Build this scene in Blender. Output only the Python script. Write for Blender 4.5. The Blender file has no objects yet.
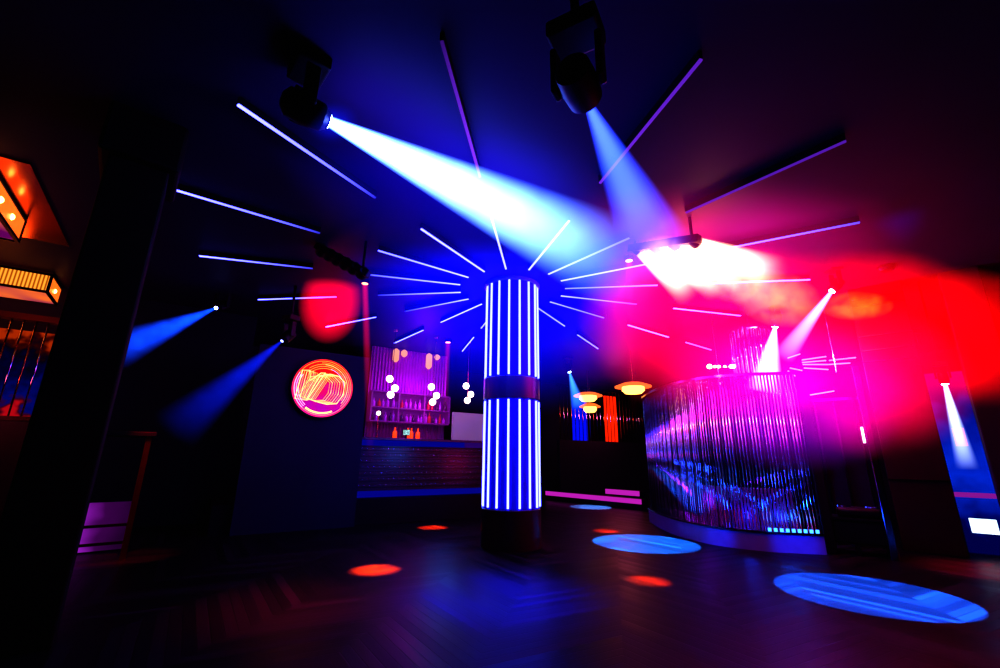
import bpy, bmesh, math, random
from mathutils import Vector, Matrix, Quaternion
random.seed(7)
C = bpy.context.scene.collection
PI = math.pi
D = math.radians

# ------------------------------------------------------------------ camera
F, PITCH, ROLL, EYE = 439.55, 0.2732, 0.0123, 1.24
CEIL = 4.04
_r = Vector((1, 0, 0)); _u = Vector((0, -math.sin(PITCH), math.cos(PITCH))); _f = Vector((0, math.cos(PITCH), math.sin(PITCH)))
RGT = _r * math.cos(ROLL) + _u * math.sin(ROLL)
UPV = _u * math.cos(ROLL) - _r * math.sin(ROLL)
CAMP = Vector((0, 0, EYE))
cam_d = bpy.data.cameras.new('camera'); cam = bpy.data.objects.new('camera', cam_d); C.objects.link(cam)
cam_d.sensor_width = 36; cam_d.lens = F / 1000 * 36; cam_d.clip_start = 0.05; cam_d.clip_end = 200
cam.matrix_world = Matrix(((RGT.x, UPV.x, -_f.x, 0), (RGT.y, UPV.y, -_f.y, 0), (RGT.z, UPV.z, -_f.z, EYE), (0, 0, 0, 1)))
bpy.context.scene.camera = cam
vs = bpy.context.scene.view_settings
vs.view_transform = 'Standard'; vs.look = 'None'
try: vs.look = 'High Contrast'
except Exception: pass
vs.view_transform = 'Standard'; vs.exposure = 0; vs.gamma = 1

# frame of the building: u runs to the right and away, v runs to the left and away
TH = D(33)
U = Vector((math.cos(TH), math.sin(TH), 0)); V = Vector((-math.sin(TH), math.cos(TH), 0))
def uv(u, v, z=0): return U * u + V * v + Vector((0, 0, z))
def ray(px, py): return _f + RGT * ((px - 500) / F) + UPV * ((334 - py) / F)
def at_z(px, py, z):
    d = ray(px, py); return CAMP + d * ((z - EYE) / d.z)
def at_y(px, py, y):
    d = ray(px, py); return CAMP + d * (y / d.y)
def at_v(px, py, v):
    d = ray(px, py); return CAMP + d * (v / d.dot(V))
def at_u(px, py, u):
    d = ray(px, py); return CAMP + d * (u / d.dot(U))

def at_pl(px, py, P0, az):
    d = ray(px, py); n = Vector((math.sin(az), math.cos(az), 0)); return CAMP + d * ((P0 - CAMP).dot(n) / d.dot(n))
def az_of(px): d = ray(px, 420); return math.atan2(d.x, d.y)

# ------------------------------------------------------------------ materials
def newmat(name):
    m = bpy.data.materials.new(name); m.use_nodes = True
    nt = m.node_tree; nt.nodes.clear()
    out = nt.nodes.new('ShaderNodeOutputMaterial')
    return m, nt, out
def N(nt, typ, **kw):
    n = nt.nodes.new(typ)
    for k, v in kw.items(): setattr(n, k, v)
    return n
def math_n(nt, op, a, b=None, c=None, clamp=False):
    n = nt.nodes.new('ShaderNodeMath'); n.operation = op; n.use_clamp = clamp
    for i, x in enumerate((a, b, c)):
        if x is None: continue
        if isinstance(x, (int, float)): n.inputs[i].default_value = x
        else: nt.links.new(x, n.inputs[i])
    return n.outputs[0]
def col4(c): return (c[0], c[1], c[2], 1)
def mat(name, base, rough=0.5, metal=0.0, var=0.25, scale=6.0, emit=None, es=0.0, spec=0.5):
    m, nt, out = newmat(name)
    b = N(nt, 'ShaderNodeBsdfPrincipled')
    b.inputs['Roughness'].default_value = rough; b.inputs['Metallic'].default_value = metal
    b.inputs['Specular IOR Level'].default_value = spec
    tc = N(nt, 'ShaderNodeTexCoord'); nz = N(nt, 'ShaderNodeTexNoise'); nz.inputs['Scale'].default_value = scale; nz.inputs['Detail'].default_value = 4
    nt.links.new(tc.outputs['Object'], nz.inputs['Vector'])
    mx = N(nt, 'ShaderNodeMix', data_type='RGBA')
    mx.inputs['A'].default_value = col4([x * (1 - var) for x in base]); mx.inputs['B'].default_value = col4([min(1, x * (1 + var)) for x in base])
    nt.links.new(nz.outputs['Fac'], mx.inputs['Factor']); nt.links.new(mx.outputs['Result'], b.inputs['Base Color'])
    if emit:
        b.inputs['Emission Color'].default_value = col4(emit); b.inputs['Emission Strength'].default_value = es
    nt.links.new(b.outputs[0], out.inputs[0])
    return m
def glow(name, col, s):
    m, nt, out = newmat(name)
    e = N(nt, 'ShaderNodeEmission'); e.inputs[0].default_value = col4(col); e.inputs[1].default_value = s
    nt.links.new(e.outputs[0], out.inputs[0]); return m
def strip_mat(name, col, s):
    """LED strip: brightness comes from the 'glow' attribute along its length"""
    m, nt, out = newmat(name)
    a = N(nt, 'ShaderNodeAttribute'); a.attribute_name = 'glow'
    e = N(nt, 'ShaderNodeEmission'); e.inputs[0].default_value = col4(col)
    nt.links.new(math_n(nt, 'MULTIPLY', a.outputs['Fac'], s), e.inputs[1])
    nt.links.new(e.outputs[0], out.inputs[0]); return m

M = {}
M['black_metal'] = mat('black_metal', (.006, .005, .008), .45, .2, spec=.3)
M['black_paint'] = mat('black_paint', (.006, .004, .008), .6, spec=.2)
M['pillar'] = mat('pillar_paint', (.006, .003, .004), .6, spec=.2)
M['chrome'] = mat('chrome', (.75, .72, .78), .12, 1.0, .05)
M['dark_chrome'] = mat('dark_chrome', (.22, .20, .24), .2, 1.0, .1)
M['shaft'] = mat('column_lacquer', (.04, .02, .85), .5, .0, .1, spec=.03)
M['column_dark'] = mat('column_dark_lacquer', (.05, .012, .02), .3, .1)
M['wall'] = mat('wall_dark_plaster', (.016, .007, .026), .75, 0, .3, 2, spec=.2)
M['wall2'] = mat('sign_wall_paint', (.018, .010, .045), .6, 0, .2, 2, spec=.25)
M['ceil'] = mat('ceiling_paint', (.034, .009, .060), .5, 0, .15, 1.2, spec=.06)
M['bottle_p'] = mat('violet_glass', (.45, .05, .6), .12, 0, .2, spec=.8, emit=(.5, .02, .7), es=.16)  # emission here and on the red glass put in as backlight through bottles
M['bottle_d'] = mat('dark_glass', (.06, .012, .09), .12, 0, .2, spec=.8)
M['bottle_r'] = mat('red_glass', (.5, .03, .06), .15, 0, .2, emit=(1, .05, .1), es=.10)
M['bottle_o'] = mat('orange_glass', (.8, .08, .01), .2, 0, .2, emit=(1, .09, .01), es=.8)  # glow put in for the red light on these bottles
M['globe'] = glow('globe_glass', (1, .82, .68), 4)
M['bulb'] = glow('warm_bulb', (1, .62, .18), 8)
M['brass'] = mat('brass', (.55, .30, .08), .25, 1.0)
M['white_cloth'] = mat('pale_cloth', (.55, .55, .6), .9, 0, .12, 2)

# herringbone parquet, dark stained and polished
def floor_mat():
    m, nt, out = newmat('herringbone_floor')
    b = N(nt, 'ShaderNodeBsdfPrincipled')
    tc = N(nt, 'ShaderNodeTexCoord'); mp = N(nt, 'ShaderNodeMapping'); mp.inputs['Rotation'].default_value = (0, 0, D(14))
    nt.links.new(tc.outputs['Object'], mp.inputs['Vector'])
    sp = N(nt, 'ShaderNodeSeparateXYZ'); nt.links.new(mp.outputs[0], sp.inputs[0])
    x, y = sp.outputs[0], sp.outputs[1]
    PWD = 0.9
    zig = math_n(nt, 'MULTIPLY', math_n(nt, 'PINGPONG', x, PWD), 0.9)
    w = math_n(nt, 'ADD', y, zig)
    pl = math_n(nt, 'DIVIDE', w, 0.115)
    fl = math_n(nt, 'FLOOR', pl); fr = math_n(nt, 'FRACT', pl)
    colid = math_n(nt, 'FLOOR', math_n(nt, 'DIVIDE', x, PWD))
    cb = N(nt, 'ShaderNodeCombineXYZ'); nt.links.new(fl, cb.inputs[0]); nt.links.new(colid, cb.inputs[1])
    wn = N(nt, 'ShaderNodeTexWhiteNoise', noise_dimensions='2D'); nt.links.new(cb.outputs[0], wn.inputs['Vector'])
    rnd = math_n(nt, 'POWER', wn.outputs['Value'], 3.0)
    # grain along the board
    cg = N(nt, 'ShaderNodeCombineXYZ'); nt.links.new(math_n(nt, 'MULTIPLY', w, 30), cg.inputs[0]); nt.links.new(math_n(nt, 'MULTIPLY', x, 1.6), cg.inputs[1])
    ng = N(nt, 'ShaderNodeTexNoise'); ng.inputs['Scale'].default_value = 1.0; ng.inputs['Detail'].default_value = 5; nt.links.new(cg.outputs[0], ng.inputs['Vector'])
    val = math_n(nt, 'MULTIPLY_ADD', rnd, 1.4, math_n(nt, 'MULTIPLY', ng.outputs['Fac'], 1.1))
    gap = math_n(nt, 'MINIMUM', math_n(nt, 'MULTIPLY', math_n(nt, 'SUBTRACT', 0.5, math_n(nt, 'ABSOLUTE', math_n(nt, 'SUBTRACT', fr, 0.5))), 14), 1.0)
    val = math_n(nt, 'MULTIPLY', val, math_n(nt, 'MULTIPLY_ADD', gap, 0.75, 0.25))
    mx = N(nt, 'ShaderNodeMix', data_type='RGBA'); mx.clamp_factor = False
    mx.inputs['A'].default_value = (.0008, .0008, .0008, 1); mx.inputs['B'].default_value = (.012, .011, .0125, 1)
    nt.links.new(val, mx.inputs['Factor']); nt.links.new(mx.outputs['Result'], b.inputs['Base Color'])
    rg = math_n(nt, 'MULTIPLY_ADD', wn.outputs['Value'], 0.12, 0.34)
    nt.links.new(rg, b.inputs['Roughness'])
    b.inputs['Specular IOR Level'].default_value = 0.12; b.inputs['Specular Tint'].default_value = (1, .25, 1, 1)
    bp = N(nt, 'ShaderNodeBump'); bp.inputs['Strength'].default_value = .25; bp.inputs['Distance'].default_value = .004
    nt.links.new(gap, bp.inputs['Height']); nt.links.new(bp.outputs[0], b.inputs['Normal'])
    nt.links.new(b.outputs[0], out.inputs[0]); return m
M['floor'] = floor_mat()

# ------------------------------------------------------------------ mesh helpers
def bm_box(bm, c, size, rot=None):
    """box centred on c; rot: 3x3 matrix"""
    m = Matrix.Translation(c) @ (rot.to_4x4() if rot else Matrix.Identity(4)) @ Matrix.Diagonal((size[0], size[1], size[2], 1))
    return bmesh.ops.create_cube(bm, size=1, matrix=m)['verts']
ROTB = Matrix.Rotation(TH, 3, 'Z')
def bm_ubox(bm, u0, u1, v0, v1, z0, z1):
    return bm_box(bm, uv((u0 + u1) / 2, (v0 + v1) / 2, (z0 + z1) / 2), (u1 - u0, v1 - v0, z1 - z0), ROTB)
def frame_of(d):
    d = d.normalized(); a = Vector((0, 0, 1)) if abs(d.z) < .95 else Vector((1, 0, 0))
    x = a.cross(d).normalized(); y = d.cross(x)
    return Matrix((x, y, d)).transposed()
def bm_tube(bm, p, q, r0, r1=None, seg=12, caps=True):
    r1 = r0 if r1 is None else r1
    d = q - p
    m = Matrix.Translation((p + q) / 2) @ frame_of(d).to_4x4()
    bmesh.ops.create_cone(bm, cap_ends=caps, segments=seg, radius1=r0, radius2=r1, depth=d.length, matrix=m)
def bm_bar(bm, p, q, w, h):
    """rectangular bar p-q, w across, h vertical"""
    d = (q - p); L = d.length; d = d.normalized()
    s = Vector((0, 0, 1)).cross(d)
    s = s.normalized() if s.length > 1e-4 else Vector((1, 0, 0)); up = d.cross(s)
    R = Matrix((d, s, up)).transposed()
    bm_box(bm, (p + q) / 2, (L, w, h), R)
def bm_sphere(bm, c, r, u=20, v=12):
    bmesh.ops.create_uvsphere(bm, u_segments=u, v_segments=v, radius=r, matrix=Matrix.Translation(c))
def bm_lathe(bm, c, prof, seg=24, rot=None):
    """prof: list of (r, z)"""
    rings = []
    R = rot.to_4x4() if rot else Matrix.Identity(4)
    for r, z in prof:
        rings.append([bm.verts.new(c + (R @ Vector((r * math.cos(2 * PI * i / seg), r * math.sin(2 * PI * i / seg), z)))) for i in range(seg)])
    for a, b in zip(rings, rings[1:]):
        for i in range(seg):
            bm.faces.new((a[i], a[(i + 1) % seg], b[(i + 1) % seg], b[i]))
    for ring, fl in ((rings[0], True), (rings[-1], False)):
        try: bm.faces.new(ring[::-1] if fl else ring)
        except ValueError: pass
def bm_wire(bm, pts, r, closed=False, seg=8):
    n = len(pts); rings = []
    for i, p in enumerate(pts):
        a = pts[(i - 1) % n] if (closed or i) else pts[i]; b = pts[(i + 1) % n] if (closed or i < n - 1) else pts[i]
        R = frame_of(b - a)
        rings.append([bm.verts.new(p + R @ Vector((r * math.cos(2 * PI * k / seg), r * math.sin(2 * PI * k / seg), 0))) for k in range(seg)])
    for i in range(n if closed else n - 1):
        a, b = rings[i], rings[(i + 1) % n]
        best = min(range(seg), key=lambda s: (b[s].co - a[0].co).length)
        for k in range(seg): bm.faces.new((a[k], a[(k + 1) % seg], b[(k + 1 + best) % seg], b[(k + best) % seg]))
    if not closed:
        bm.faces.new(rings[0][::-1]); bm.faces.new(rings[-1])
def bev(bm, w, seg=2):
    bmesh.ops.bevel(bm, geom=list(bm.edges), offset=w, segments=seg, affect='EDGES', profile=.5)
def obj(name, bm, m, parent=None, smooth=False, loc=None):
    bmesh.ops.recalc_face_normals(bm, faces=bm.faces)
    me = bpy.data.meshes.new(name); 
    base = loc if loc is not None else None
    if base is None and parent is not None: base = parent.matrix_world.translation
    if base is not None:
        bmesh.ops.translate(bm, verts=bm.verts, vec=-Vector(base))
    bm.to_mesh(me); bm.free()
    if smooth:
        for p in me.polygons: p.use_smooth = True
        if smooth == 'auto':
            try: me.set_sharp_from_angle(angle=D(35))
            except Exception: pass
    o = bpy.data.objects.new(name, me); C.objects.link(o)
    if m is not None: me.materials.append(m)
    if parent is not None:
        o.parent = parent
    elif base is not None:
        o.location = base
    o.matrix_world  # noqa
    return o
def tag(o, label=None, cat=None, group=None, kind=None):
    if label: o['label'] = label
    if cat: o['category'] = cat
    if group: o['group'] = group
    if kind: o['kind'] = kind
    return o
class Sub: pass
def thing(name, loc, label, cat, group=None):
    o = bpy.data.objects.new(name, None); C.objects.link(o); o.empty_display_size = .1
    o.location = loc; o.matrix_world = Matrix.Translation(loc)
    return tag(o, label, cat, group)
def sub(name, bm, m, part, smooth=False):
    """sub-part: parent is a mesh part whose own origin is at its thing's origin"""
    root = part.parent
    bmesh.ops.translate(bm, verts=bm.verts, vec=-root.matrix_world.translation)
    bmesh.ops.recalc_face_normals(bm, faces=bm.faces)
    me = bpy.data.meshes.new(name); bm.to_mesh(me); bm.free()
    if smooth:
        for p in me.polygons: p.use_smooth = True
    o = bpy.data.objects.new(name, me); C.objects.link(o); me.materials.append(m); o.parent = part
    return o
def nb(): return bmesh.new()
def struct(name, bm, m): return tag(obj(name, bm, m), kind='structure')

# ------------------------------------------------------------------ haze and beams (volumes that glow as lit smoke does)
def vol_beam_mat(name, L, r0, r1, colr, s, fade=1.0, nscale=2.2, namt=.5, edge=.55):
    m, nt, out = newmat(name)
    tc = N(nt, 'ShaderNodeTexCoord'); sp = N(nt, 'ShaderNodeSeparateXYZ'); nt.links.new(tc.outputs['Object'], sp.inputs[0])
    t = math_n(nt, 'DIVIDE', sp.outputs[2], L, clamp=True)
    R = math_n(nt, 'MULTIPLY_ADD', t, r1 - r0, r0)
    x2 = math_n(nt, 'MULTIPLY', sp.outputs[0], sp.outputs[0]); y2 = math_n(nt, 'MULTIPLY', sp.outputs[1], sp.outputs[1])
    rho = math_n(nt, 'DIVIDE', math_n(nt, 'SQRT', math_n(nt, 'ADD', x2, y2)), R)
    e = math_n(nt, 'DIVIDE', math_n(nt, 'SUBTRACT', 1.0, rho), edge, clamp=True)
    ax = math_n(nt, 'POWER', math_n(nt, 'SUBTRACT', 1.0, t), fade)
    nz = N(nt, 'ShaderNodeTexNoise'); nz.inputs['Scale'].default_value = nscale; nz.inputs['Detail'].default_value = 3
    nt.links.new(tc.outputs['Object'], nz.inputs['Vector'])
    nn = math_n(nt, 'MULTIPLY_ADD', math_n(nt, 'SUBTRACT', nz.outputs['Fac'], .5), namt * 2.4, 1.0)
    nn = math_n(nt, 'MAXIMUM', nn, 0.05)
    st = math_n(nt, 'MULTIPLY', math_n(nt, 'MULTIPLY', e, ax), math_n(nt, 'DIVIDE', math_n(nt, 'MULTIPLY', nn, s), R))
    v = N(nt, 'ShaderNodeVolumePrincipled'); v.inputs['Density'].default_value = 0.0
    v.inputs['Emission Color'].default_value = col4(colr); nt.links.new(st, v.inputs['Emission Strength'])
    nt.links.new(v.outputs[0], out.inputs['Volume'])
    return m
def beam(parent, A, B, r0, r1, colr, s, label=None, **kw):
    d = B - A; L = d.length
    bm = nb(); 
    bmesh.ops.create_cone(bm, cap_ends=True, segments=32, radius1=r0, radius2=r1, depth=L, matrix=Matrix.Translation((0, 0, L / 2)))
    me = bpy.data.meshes.new('light_beam'); bm.to_mesh(me); bm.free()
    o = bpy.data.objects.new('light_beam', me); C.objects.link(o)
    me.materials.append(vol_beam_mat('beam_haze', L, r0, r1, colr, s, **kw))
    M4 = Matrix.Translation(A) @ frame_of(d).to_4x4()
    o.parent = parent
    o.matrix_basis = Matrix.Translation(-parent.matrix_world.translation) @ M4
    if label: o['label'] = label
    return o
def haze(name, c, rad, colr, s, label, nscale=1.2, namt=.5, p=1.6, rot=None, density=0.0, thr=.5):
    """soft-edged smoke cloud: unit sphere, brightness falls to nothing at its rim"""
    bm = nb(); bmesh.ops.create_icosphere(bm, subdivisions=3, radius=1)
    me = bpy.data.meshes.new(name); bm.to_mesh(me); bm.free()
    o = bpy.data.objects.new(name, me); C.objects.link(o)
    o.location = c; o.scale = rad
    if rot: o.rotation_euler = rot
    m, nt, out = newmat(name)
    tc = N(nt, 'ShaderNodeTexCoord')
    ln = N(nt, 'ShaderNodeVectorMath', operation='LENGTH'); nt.links.new(tc.outputs['Object'], ln.inputs[0])
    fall = math_n(nt, 'POWER', math_n(nt, 'SUBTRACT', 1.0, math_n(nt, 'MULTIPLY', ln.outputs['Value'], ln.outputs['Value']), clamp=True), p)
    ge = N(nt, 'ShaderNodeNewGeometry')
    nz = N(nt, 'ShaderNodeTexNoise'); nz.inputs['Scale'].default_value = nscale; nz.inputs['Detail'].default_value = 4; nz.inputs['Distortion'].default_value = .4
    nt.links.new(ge.outputs['Position'], nz.inputs['Vector'])
    nn = math_n(nt, 'MAXIMUM', math_n(nt, 'MULTIPLY_ADD', math_n(nt, 'SUBTRACT', nz.outputs['Fac'], thr), namt * 4, 1.0), 0.0)
    st = math_n(nt, 'MULTIPLY', math_n(nt, 'MULTIPLY', fall, nn), s)
    v = N(nt, 'ShaderNodeVolumePrincipled')
    v.inputs['Emission Color'].default_value = col4(colr); nt.links.new(st, v.inputs['Emission Strength'])
    if density: nt.links.new(math_n(nt, 'MULTIPLY', math_n(nt, 'MULTIPLY', fall, nn), density), v.inputs['Density'])
    else: v.inputs['Density'].default_value = 0.0
    nt.links.new(v.outputs[0], out.inputs['Volume']); me.materials.append(m)
    return tag(o, label, 'haze', kind='stuff')

def lamp(name, typ, loc, e, colr, target=None, size=None, blend=.1, rad=.05):
    l = bpy.data.lights.new(name, typ); l.energy = e; l.color = colr
    o = bpy.data.objects.new(name, l); C.objects.link(o); o.location = loc
    if typ == 'SPOT':
        l.spot_size = size; l.spot_blend = blend; l.shadow_soft_size = rad
    elif typ == 'POINT': l.shadow_soft_size = rad
    elif typ == 'AREA': l.size = size
    if target is not None: o.rotation_euler = (Vector(target) - Vector(loc)).to_track_quat('-Z', 'Y').to_euler()
    return o

# ------------------------------------------------------------------ room shell
UL, UR, VF, VB = -10.0, 15.5, -7.0, 13.2
b = nb(); bm_ubox(b, UL - .2, UR + .2, VF - .2, VB + .2, -.15, 0); struct('floor', b, M['floor'])
b = nb(); bm_ubox(b, UL - .2, UR + .2, VF - .2, VB + .2, CEIL, CEIL + .15); struct('ceiling', b, M['ceil'])
b = nb(); bm_ubox(b, UL, UR, VB, VB + .2, 0, CEIL); struct('wall_back', b, M['wall'])
b = nb(); bm_ubox(b, UL - .2, UL, VF, VB, 0, CEIL); struct('wall_left', b, M['wall'])
b = nb(); bm_ubox(b, UR, UR + .2, VF, VB, 0, CEIL); struct('wall_right', b, M['wall'])
b = nb(); bm_ubox(b, UL, UR, VF - .2, VF, 0, CEIL); struct('wall_front', b, M['wall'])
PLAT = .45
PV = 8.7
b = nb(); bm_ubox(b, at_v(248, 420, PV).dot(U) - .3, 6.2, PV, VB, 0, PLAT); struct('floor_platform', b, M['black_paint'])

# ------------------------------------------------------------------ lit column
COL = Vector((.195, 6.974, 0)); CR = .415; PHI = -.1323
def colz(py): return at_y(512, py, COL.y - CR).z
col_top = CEIL
t = thing('light_column', COL, 'round column ringed with tall white light strips in two tiers, centre of the floor', 'column')
zu1, zu0 = colz(273), colz(374); zl1, zl0 = colz(399), colz(509)
b = nb(); bm_lathe(b, COL, [(CR, zu0 - .02), (CR, zu1 + .04)], 48); obj('upper_shaft', b, M['shaft'], t, 'auto')
b = nb(); bm_lathe(b, COL, [(CR, zl0 - .02), (CR, zl1 + .02)], 48); obj('lower_shaft', b, M['shaft'], t, 'auto')
b = nb(); bm_lathe(b, COL, [(CR + .02, zl1 + .02), (CR + .03, zl1 + .03), (CR + .03, zu0 - .03), (CR + .02, zu0 - .02)], 48); tag(obj('middle_band', b, M['column_dark'], t, 'auto'), 'dark red unlit band')
b = nb(); bm_lathe(b, COL, [(CR + .03, 0), (CR + .03, zl0 - .03), (CR + .02, zl0 - .02)], 48); tag(obj('base', b, M['column_dark'], t, 'auto'), 'dark unlit foot of the column')
b = nb(); bm_lathe(b, COL, [(CR, zu1 + .04), (CR + .02, zu1 + .06), (CR + .02, CEIL - .06), (CR + .05, CEIL - .04), (CR + .05, CEIL)], 48); obj('collar', b, mat('collar_lacquer', (.08, .08, .5), .4), t, 'auto')
M['strip'] = glow('led_white_blue', (.075, .085, 1.0), 9.0)
for tier, (z0, z1) in enumerate(((zl0, zl1), (zu0, zu1))):
    for k in range(16):
        a = PHI + k * 2 * PI / 16
        d = Vector((math.sin(a), -math.cos(a), 0))
        b = nb(); bm_tube(b, COL + d * (CR + .012) + Vector((0, 0, z0)), COL + d * (CR + .012) + Vector((0, 0, z1)), .016, seg=8)
        obj('light_strip', b, M['strip'], t, True)

# ------------------------------------------------------------------ radial ceiling strips
ORD = ['', 'first', 'second', 'third', 'fourth', 'fifth', 'sixth', 'seventh', 'eighth']
M['ceil_led'] = strip_mat('ceiling_led', (.085, .085, 1.0), 7.5)
M['ceil_led_v'] = strip_mat('ceiling_led_violet', (.26, .05, .9), 1.5)
def ceiling_strip(k, r0, r1, g0, g1, label, group, m, mid=None):
    a = PHI + k * 2 * PI / 16
    d = Vector((math.sin(a), -math.cos(a), 0)); s = Vector((math.cos(a), math.sin(a), 0))
    P = Vector((COL.x, COL.y, CEIL)) + d * (r0 + r1) / 2
    t = thing('ceiling_light_strip', P, label, 'light strip', group)
    A = Vector((COL.x, COL.y, CEIL - .035)) + d * r0; B = Vector((COL.x, COL.y, CEIL - .035)) + d * r1
    b = nb(); bm_bar(b, A, B, .03, .07); obj('housing', b, M['black_metal'], t)
    n = 12; w = .012
    bm = nb(); lay = bm.verts.layers.float.new('glow')
    prev = None
    for i in range(n + 1):
        f = i / n; p = A.lerp(B, f); row = []
        g = g0 + (g1 - g0) * f if mid is None else (g0 + (mid - g0) * f * 2 if f < .5 else mid + (g1 - mid) * (f - .5) * 2)
        for sx, dz in ((-w, -.036), (-w, -.050), (w, -.050), (w, -.036)):
            v = bm.verts.new(p + s * sx + Vector((0, 0, dz))); v[lay] = g; row.append(v)
        if prev:
            for j in range(4): bm.faces.new((prev[j], prev[(j + 1) % 4], row[(j + 1) % 4], row[j]))
        else: bm.faces.new(row)
        prev = row
    bm.faces.new(prev[::-1])
    obj('diffuser', bm, m, t)
RI = (.888, 2.378); RO = (3.155, 4.67)
# glow at (near end, far end)
GI = {0: (1, 1), 1: (1, .9), 2: (1, .25), 3: (1, .8), 4: (.5, .5), 5: (.9, .12), 6: (.7, .35), 7: (.6, .8), 9: (.8, .8), 10: (1, 1), 11: (.9, .1), 12: (1, .08), 13: (1, .25), 14: (1, .6), 15: (1, 1)}
GO = {0: (.8, .12), 1: (.45, .3), 2: (.3, .25), 3: (.6, .2), 4: (.7, .7), 5: (.8, .6), 6: (.8, .8), 7: (.8, .8), 9: (1, 1), 10: (1, 1), 11: (.8, 1), 12: (.35, 1), 13: (.1, 1), 14: (.06, 1), 15: (.06, 1)}
for k in list(range(8)) + list(range(9, 16)):
    if k == 0: w = 'topmost'
    elif k < 8: w = ORD[k] + ' clockwise from the topmost'
    else: w = ORD[16 - k] + ' anticlockwise from the topmost'
    ceiling_strip(k, RI[0], RI[1], *GI[k], 'white light strip on the ceiling, inner ring round the column, ' + w, 'inner ring of ceiling light strips', M['ceil_led'])
    ceiling_strip(k, RO[0], RO[1], *GO[k], 'blue-white light strip on the ceiling, outer ring far from the column, ' + w, 'outer ring of ceiling light strips', M['ceil_led_v'] if k in (0, 1, 2) else M['ceil_led'])
ceiling_strip(6, 5.4, 6.6, .5, .5, 'short pink-white ceiling strip beyond the outer ring, above the rod screen', 'outer ring of ceiling light strips', M['ceil_led'])

# ------------------------------------------------------------------ moving heads
def moving_head(A, B, size, label, r0, r1, colr, s, blabel, lens_s=30, drop=None, group='moving head spotlights', lensr=None, **kw):
    """A: lens centre, B: point the beam dies away at"""
    d = (B - A).normalized()
    hc = A - d * size * .75                       # head pivot
    t = thing('moving_head_spotlight', Vector((hc.x, hc.y, CEIL)), label, 'spotlight', group)
    side = d.cross(Vector((0, 0, 1))).normalized(); fw = Vector((0, 0, 1)).cross(side)
    top = hc + Vector((0, 0, size * 1.25))
    b = nb(); R = Matrix((side, fw, Vector((0, 0, 1)))).transposed()
    bm_box(b, top + Vector((0, 0, size * .25)), (size * 1.25, size * .95, size * .45), R); bev(b, size * .06); obj('base', b, M['black_metal'], t)
    if CEIL - top.z - size * .475 > .02:
        b = nb(); bm_tube(b, top + Vector((0, 0, size * .45)), Vector((top.x, top.y, CEIL)), size * .11, seg=12); obj('hanging_pole', b, M['black_metal'], t, True)
    for sg in (-1, 1):
        b = nb(); bm_box(b, hc + side * sg * size * .56 + Vector((0, 0, size * .5)), (size * .16, size * .4, size * 1.3), R); bev(b, size * .05); obj('yoke_arm', b, M['black_metal'], t)
    b = nb(); rr = lensr or size * .3
    bm_lathe(b, A, [(size * .2, -size * 1.35), (size * .42, -size * 1.2), (size * .46, -size * .7), (size * .42, -size * .2), (rr * 1.15, -.01), (rr * 1.15, 0), (rr * .9, -.004)], 24, frame_of(d)); hd = obj('head', b, M['black_metal'], t, 'auto')
    b = nb(); bm_lathe(b, A + d * .004, [(rr * .2, .012), (rr * .7, .008), (rr, 0), (rr * .9, -.01)][::-1], 20, frame_of(d)); sub('lens', b, glow('lamp_lens', tuple(min(1, c + .25) for c in colr), lens_s), hd, True)
    beam(t, A + d * .02, B, r0, r1, colr, s, blabel, **kw)
    return t
WB = (.10, .22, 1.0)
A1 = at_z(328, 121, 3.62); B1 = at_z(652, 282, 3.62)
moving_head(A1, B1, .24, 'spotlight throwing the broad white-blue beam over the column top', .045, .76, (.085, .19, 1.0), 22, 'broad white beam with blue edges', lensr=.06, fade=2.5, namt=.35, nscale=3.0, edge=.7)
A2 = at_y(588, 104, 2.0); B2 = at_y(662, 262, 4.1)
moving_head(A2, B2, .22, 'black spotlight hanging overhead with a slim blue beam falling to the white smoke', .028, .40, (.03, .065, 1.0), 2.6, 'slim blue beam', lensr=.03, fade=1.0, namt=.25, edge=.6)
A3 = at_z(216, 308, 3.7); B3 = at_y(112, 352, 5.6)
moving_head(A3, B3, .2, 'small spotlight whose blue beam runs left to the dark pillar', .02, .28, (.006, .08, 1.0), .85, 'blue beam', lensr=.03, fade=.4, namt=1.0, nscale=5)
A4 = at_y(282, 341, 7.0); B4 = at_y(172, 432, 5.9)
moving_head(A4, B4, .2, 'small spotlight whose dim blue beam slants down left of the neon sign', .02, .36, (.003, .03, 1.0), .42, 'dim blue beam', lens_s=6, lensr=.025, fade=.8, namt=.5, nscale=4)
A5 = at_z(832, 291, 3.7); B5 = at_y(782, 358, 6.3)
moving_head(A5, B5, .17, 'spotlight with a short pink-white beam slanting down left from the orange smoke', .03, .17, (.6, .30, 1.0), 2.2, 'pink-white beam', lensr=.04, fade=.8, namt=.2)
A6 = at_z(775, 327, 3.65); B6 = at_y(764, 392, 8.2)
moving_head(A6, B6, .2, 'spotlight with a white beam falling straight behind the rod screen', .035, .33, (.75, .45, 1.0), 3.6, 'white beam', lensr=.05, fade=.5, namt=.2)
A8 = at_z(569.5, 372, 3.6); B8 = at_y(579, 408, 12.0)
moving_head(A8, B8, .2, 'far spotlight with a short blue beam above the distant rod booth', .03, .25, (.05, .25, 1.0), 1.3, 'short blue beam', lensr=.04, fade=.5, namt=.2)
A9 = at_y(912, 350, 7.0); B9 = at_y(890, 392, 6.9)
moving_head(A9, B9, .15, 'small spotlight with a violet beam on the dark pier at the right', .03, .2, (.45, .15, 1.0), .8, 'violet beam', lens_s=4, lensr=.03, fade=.8, namt=.2)

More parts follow.
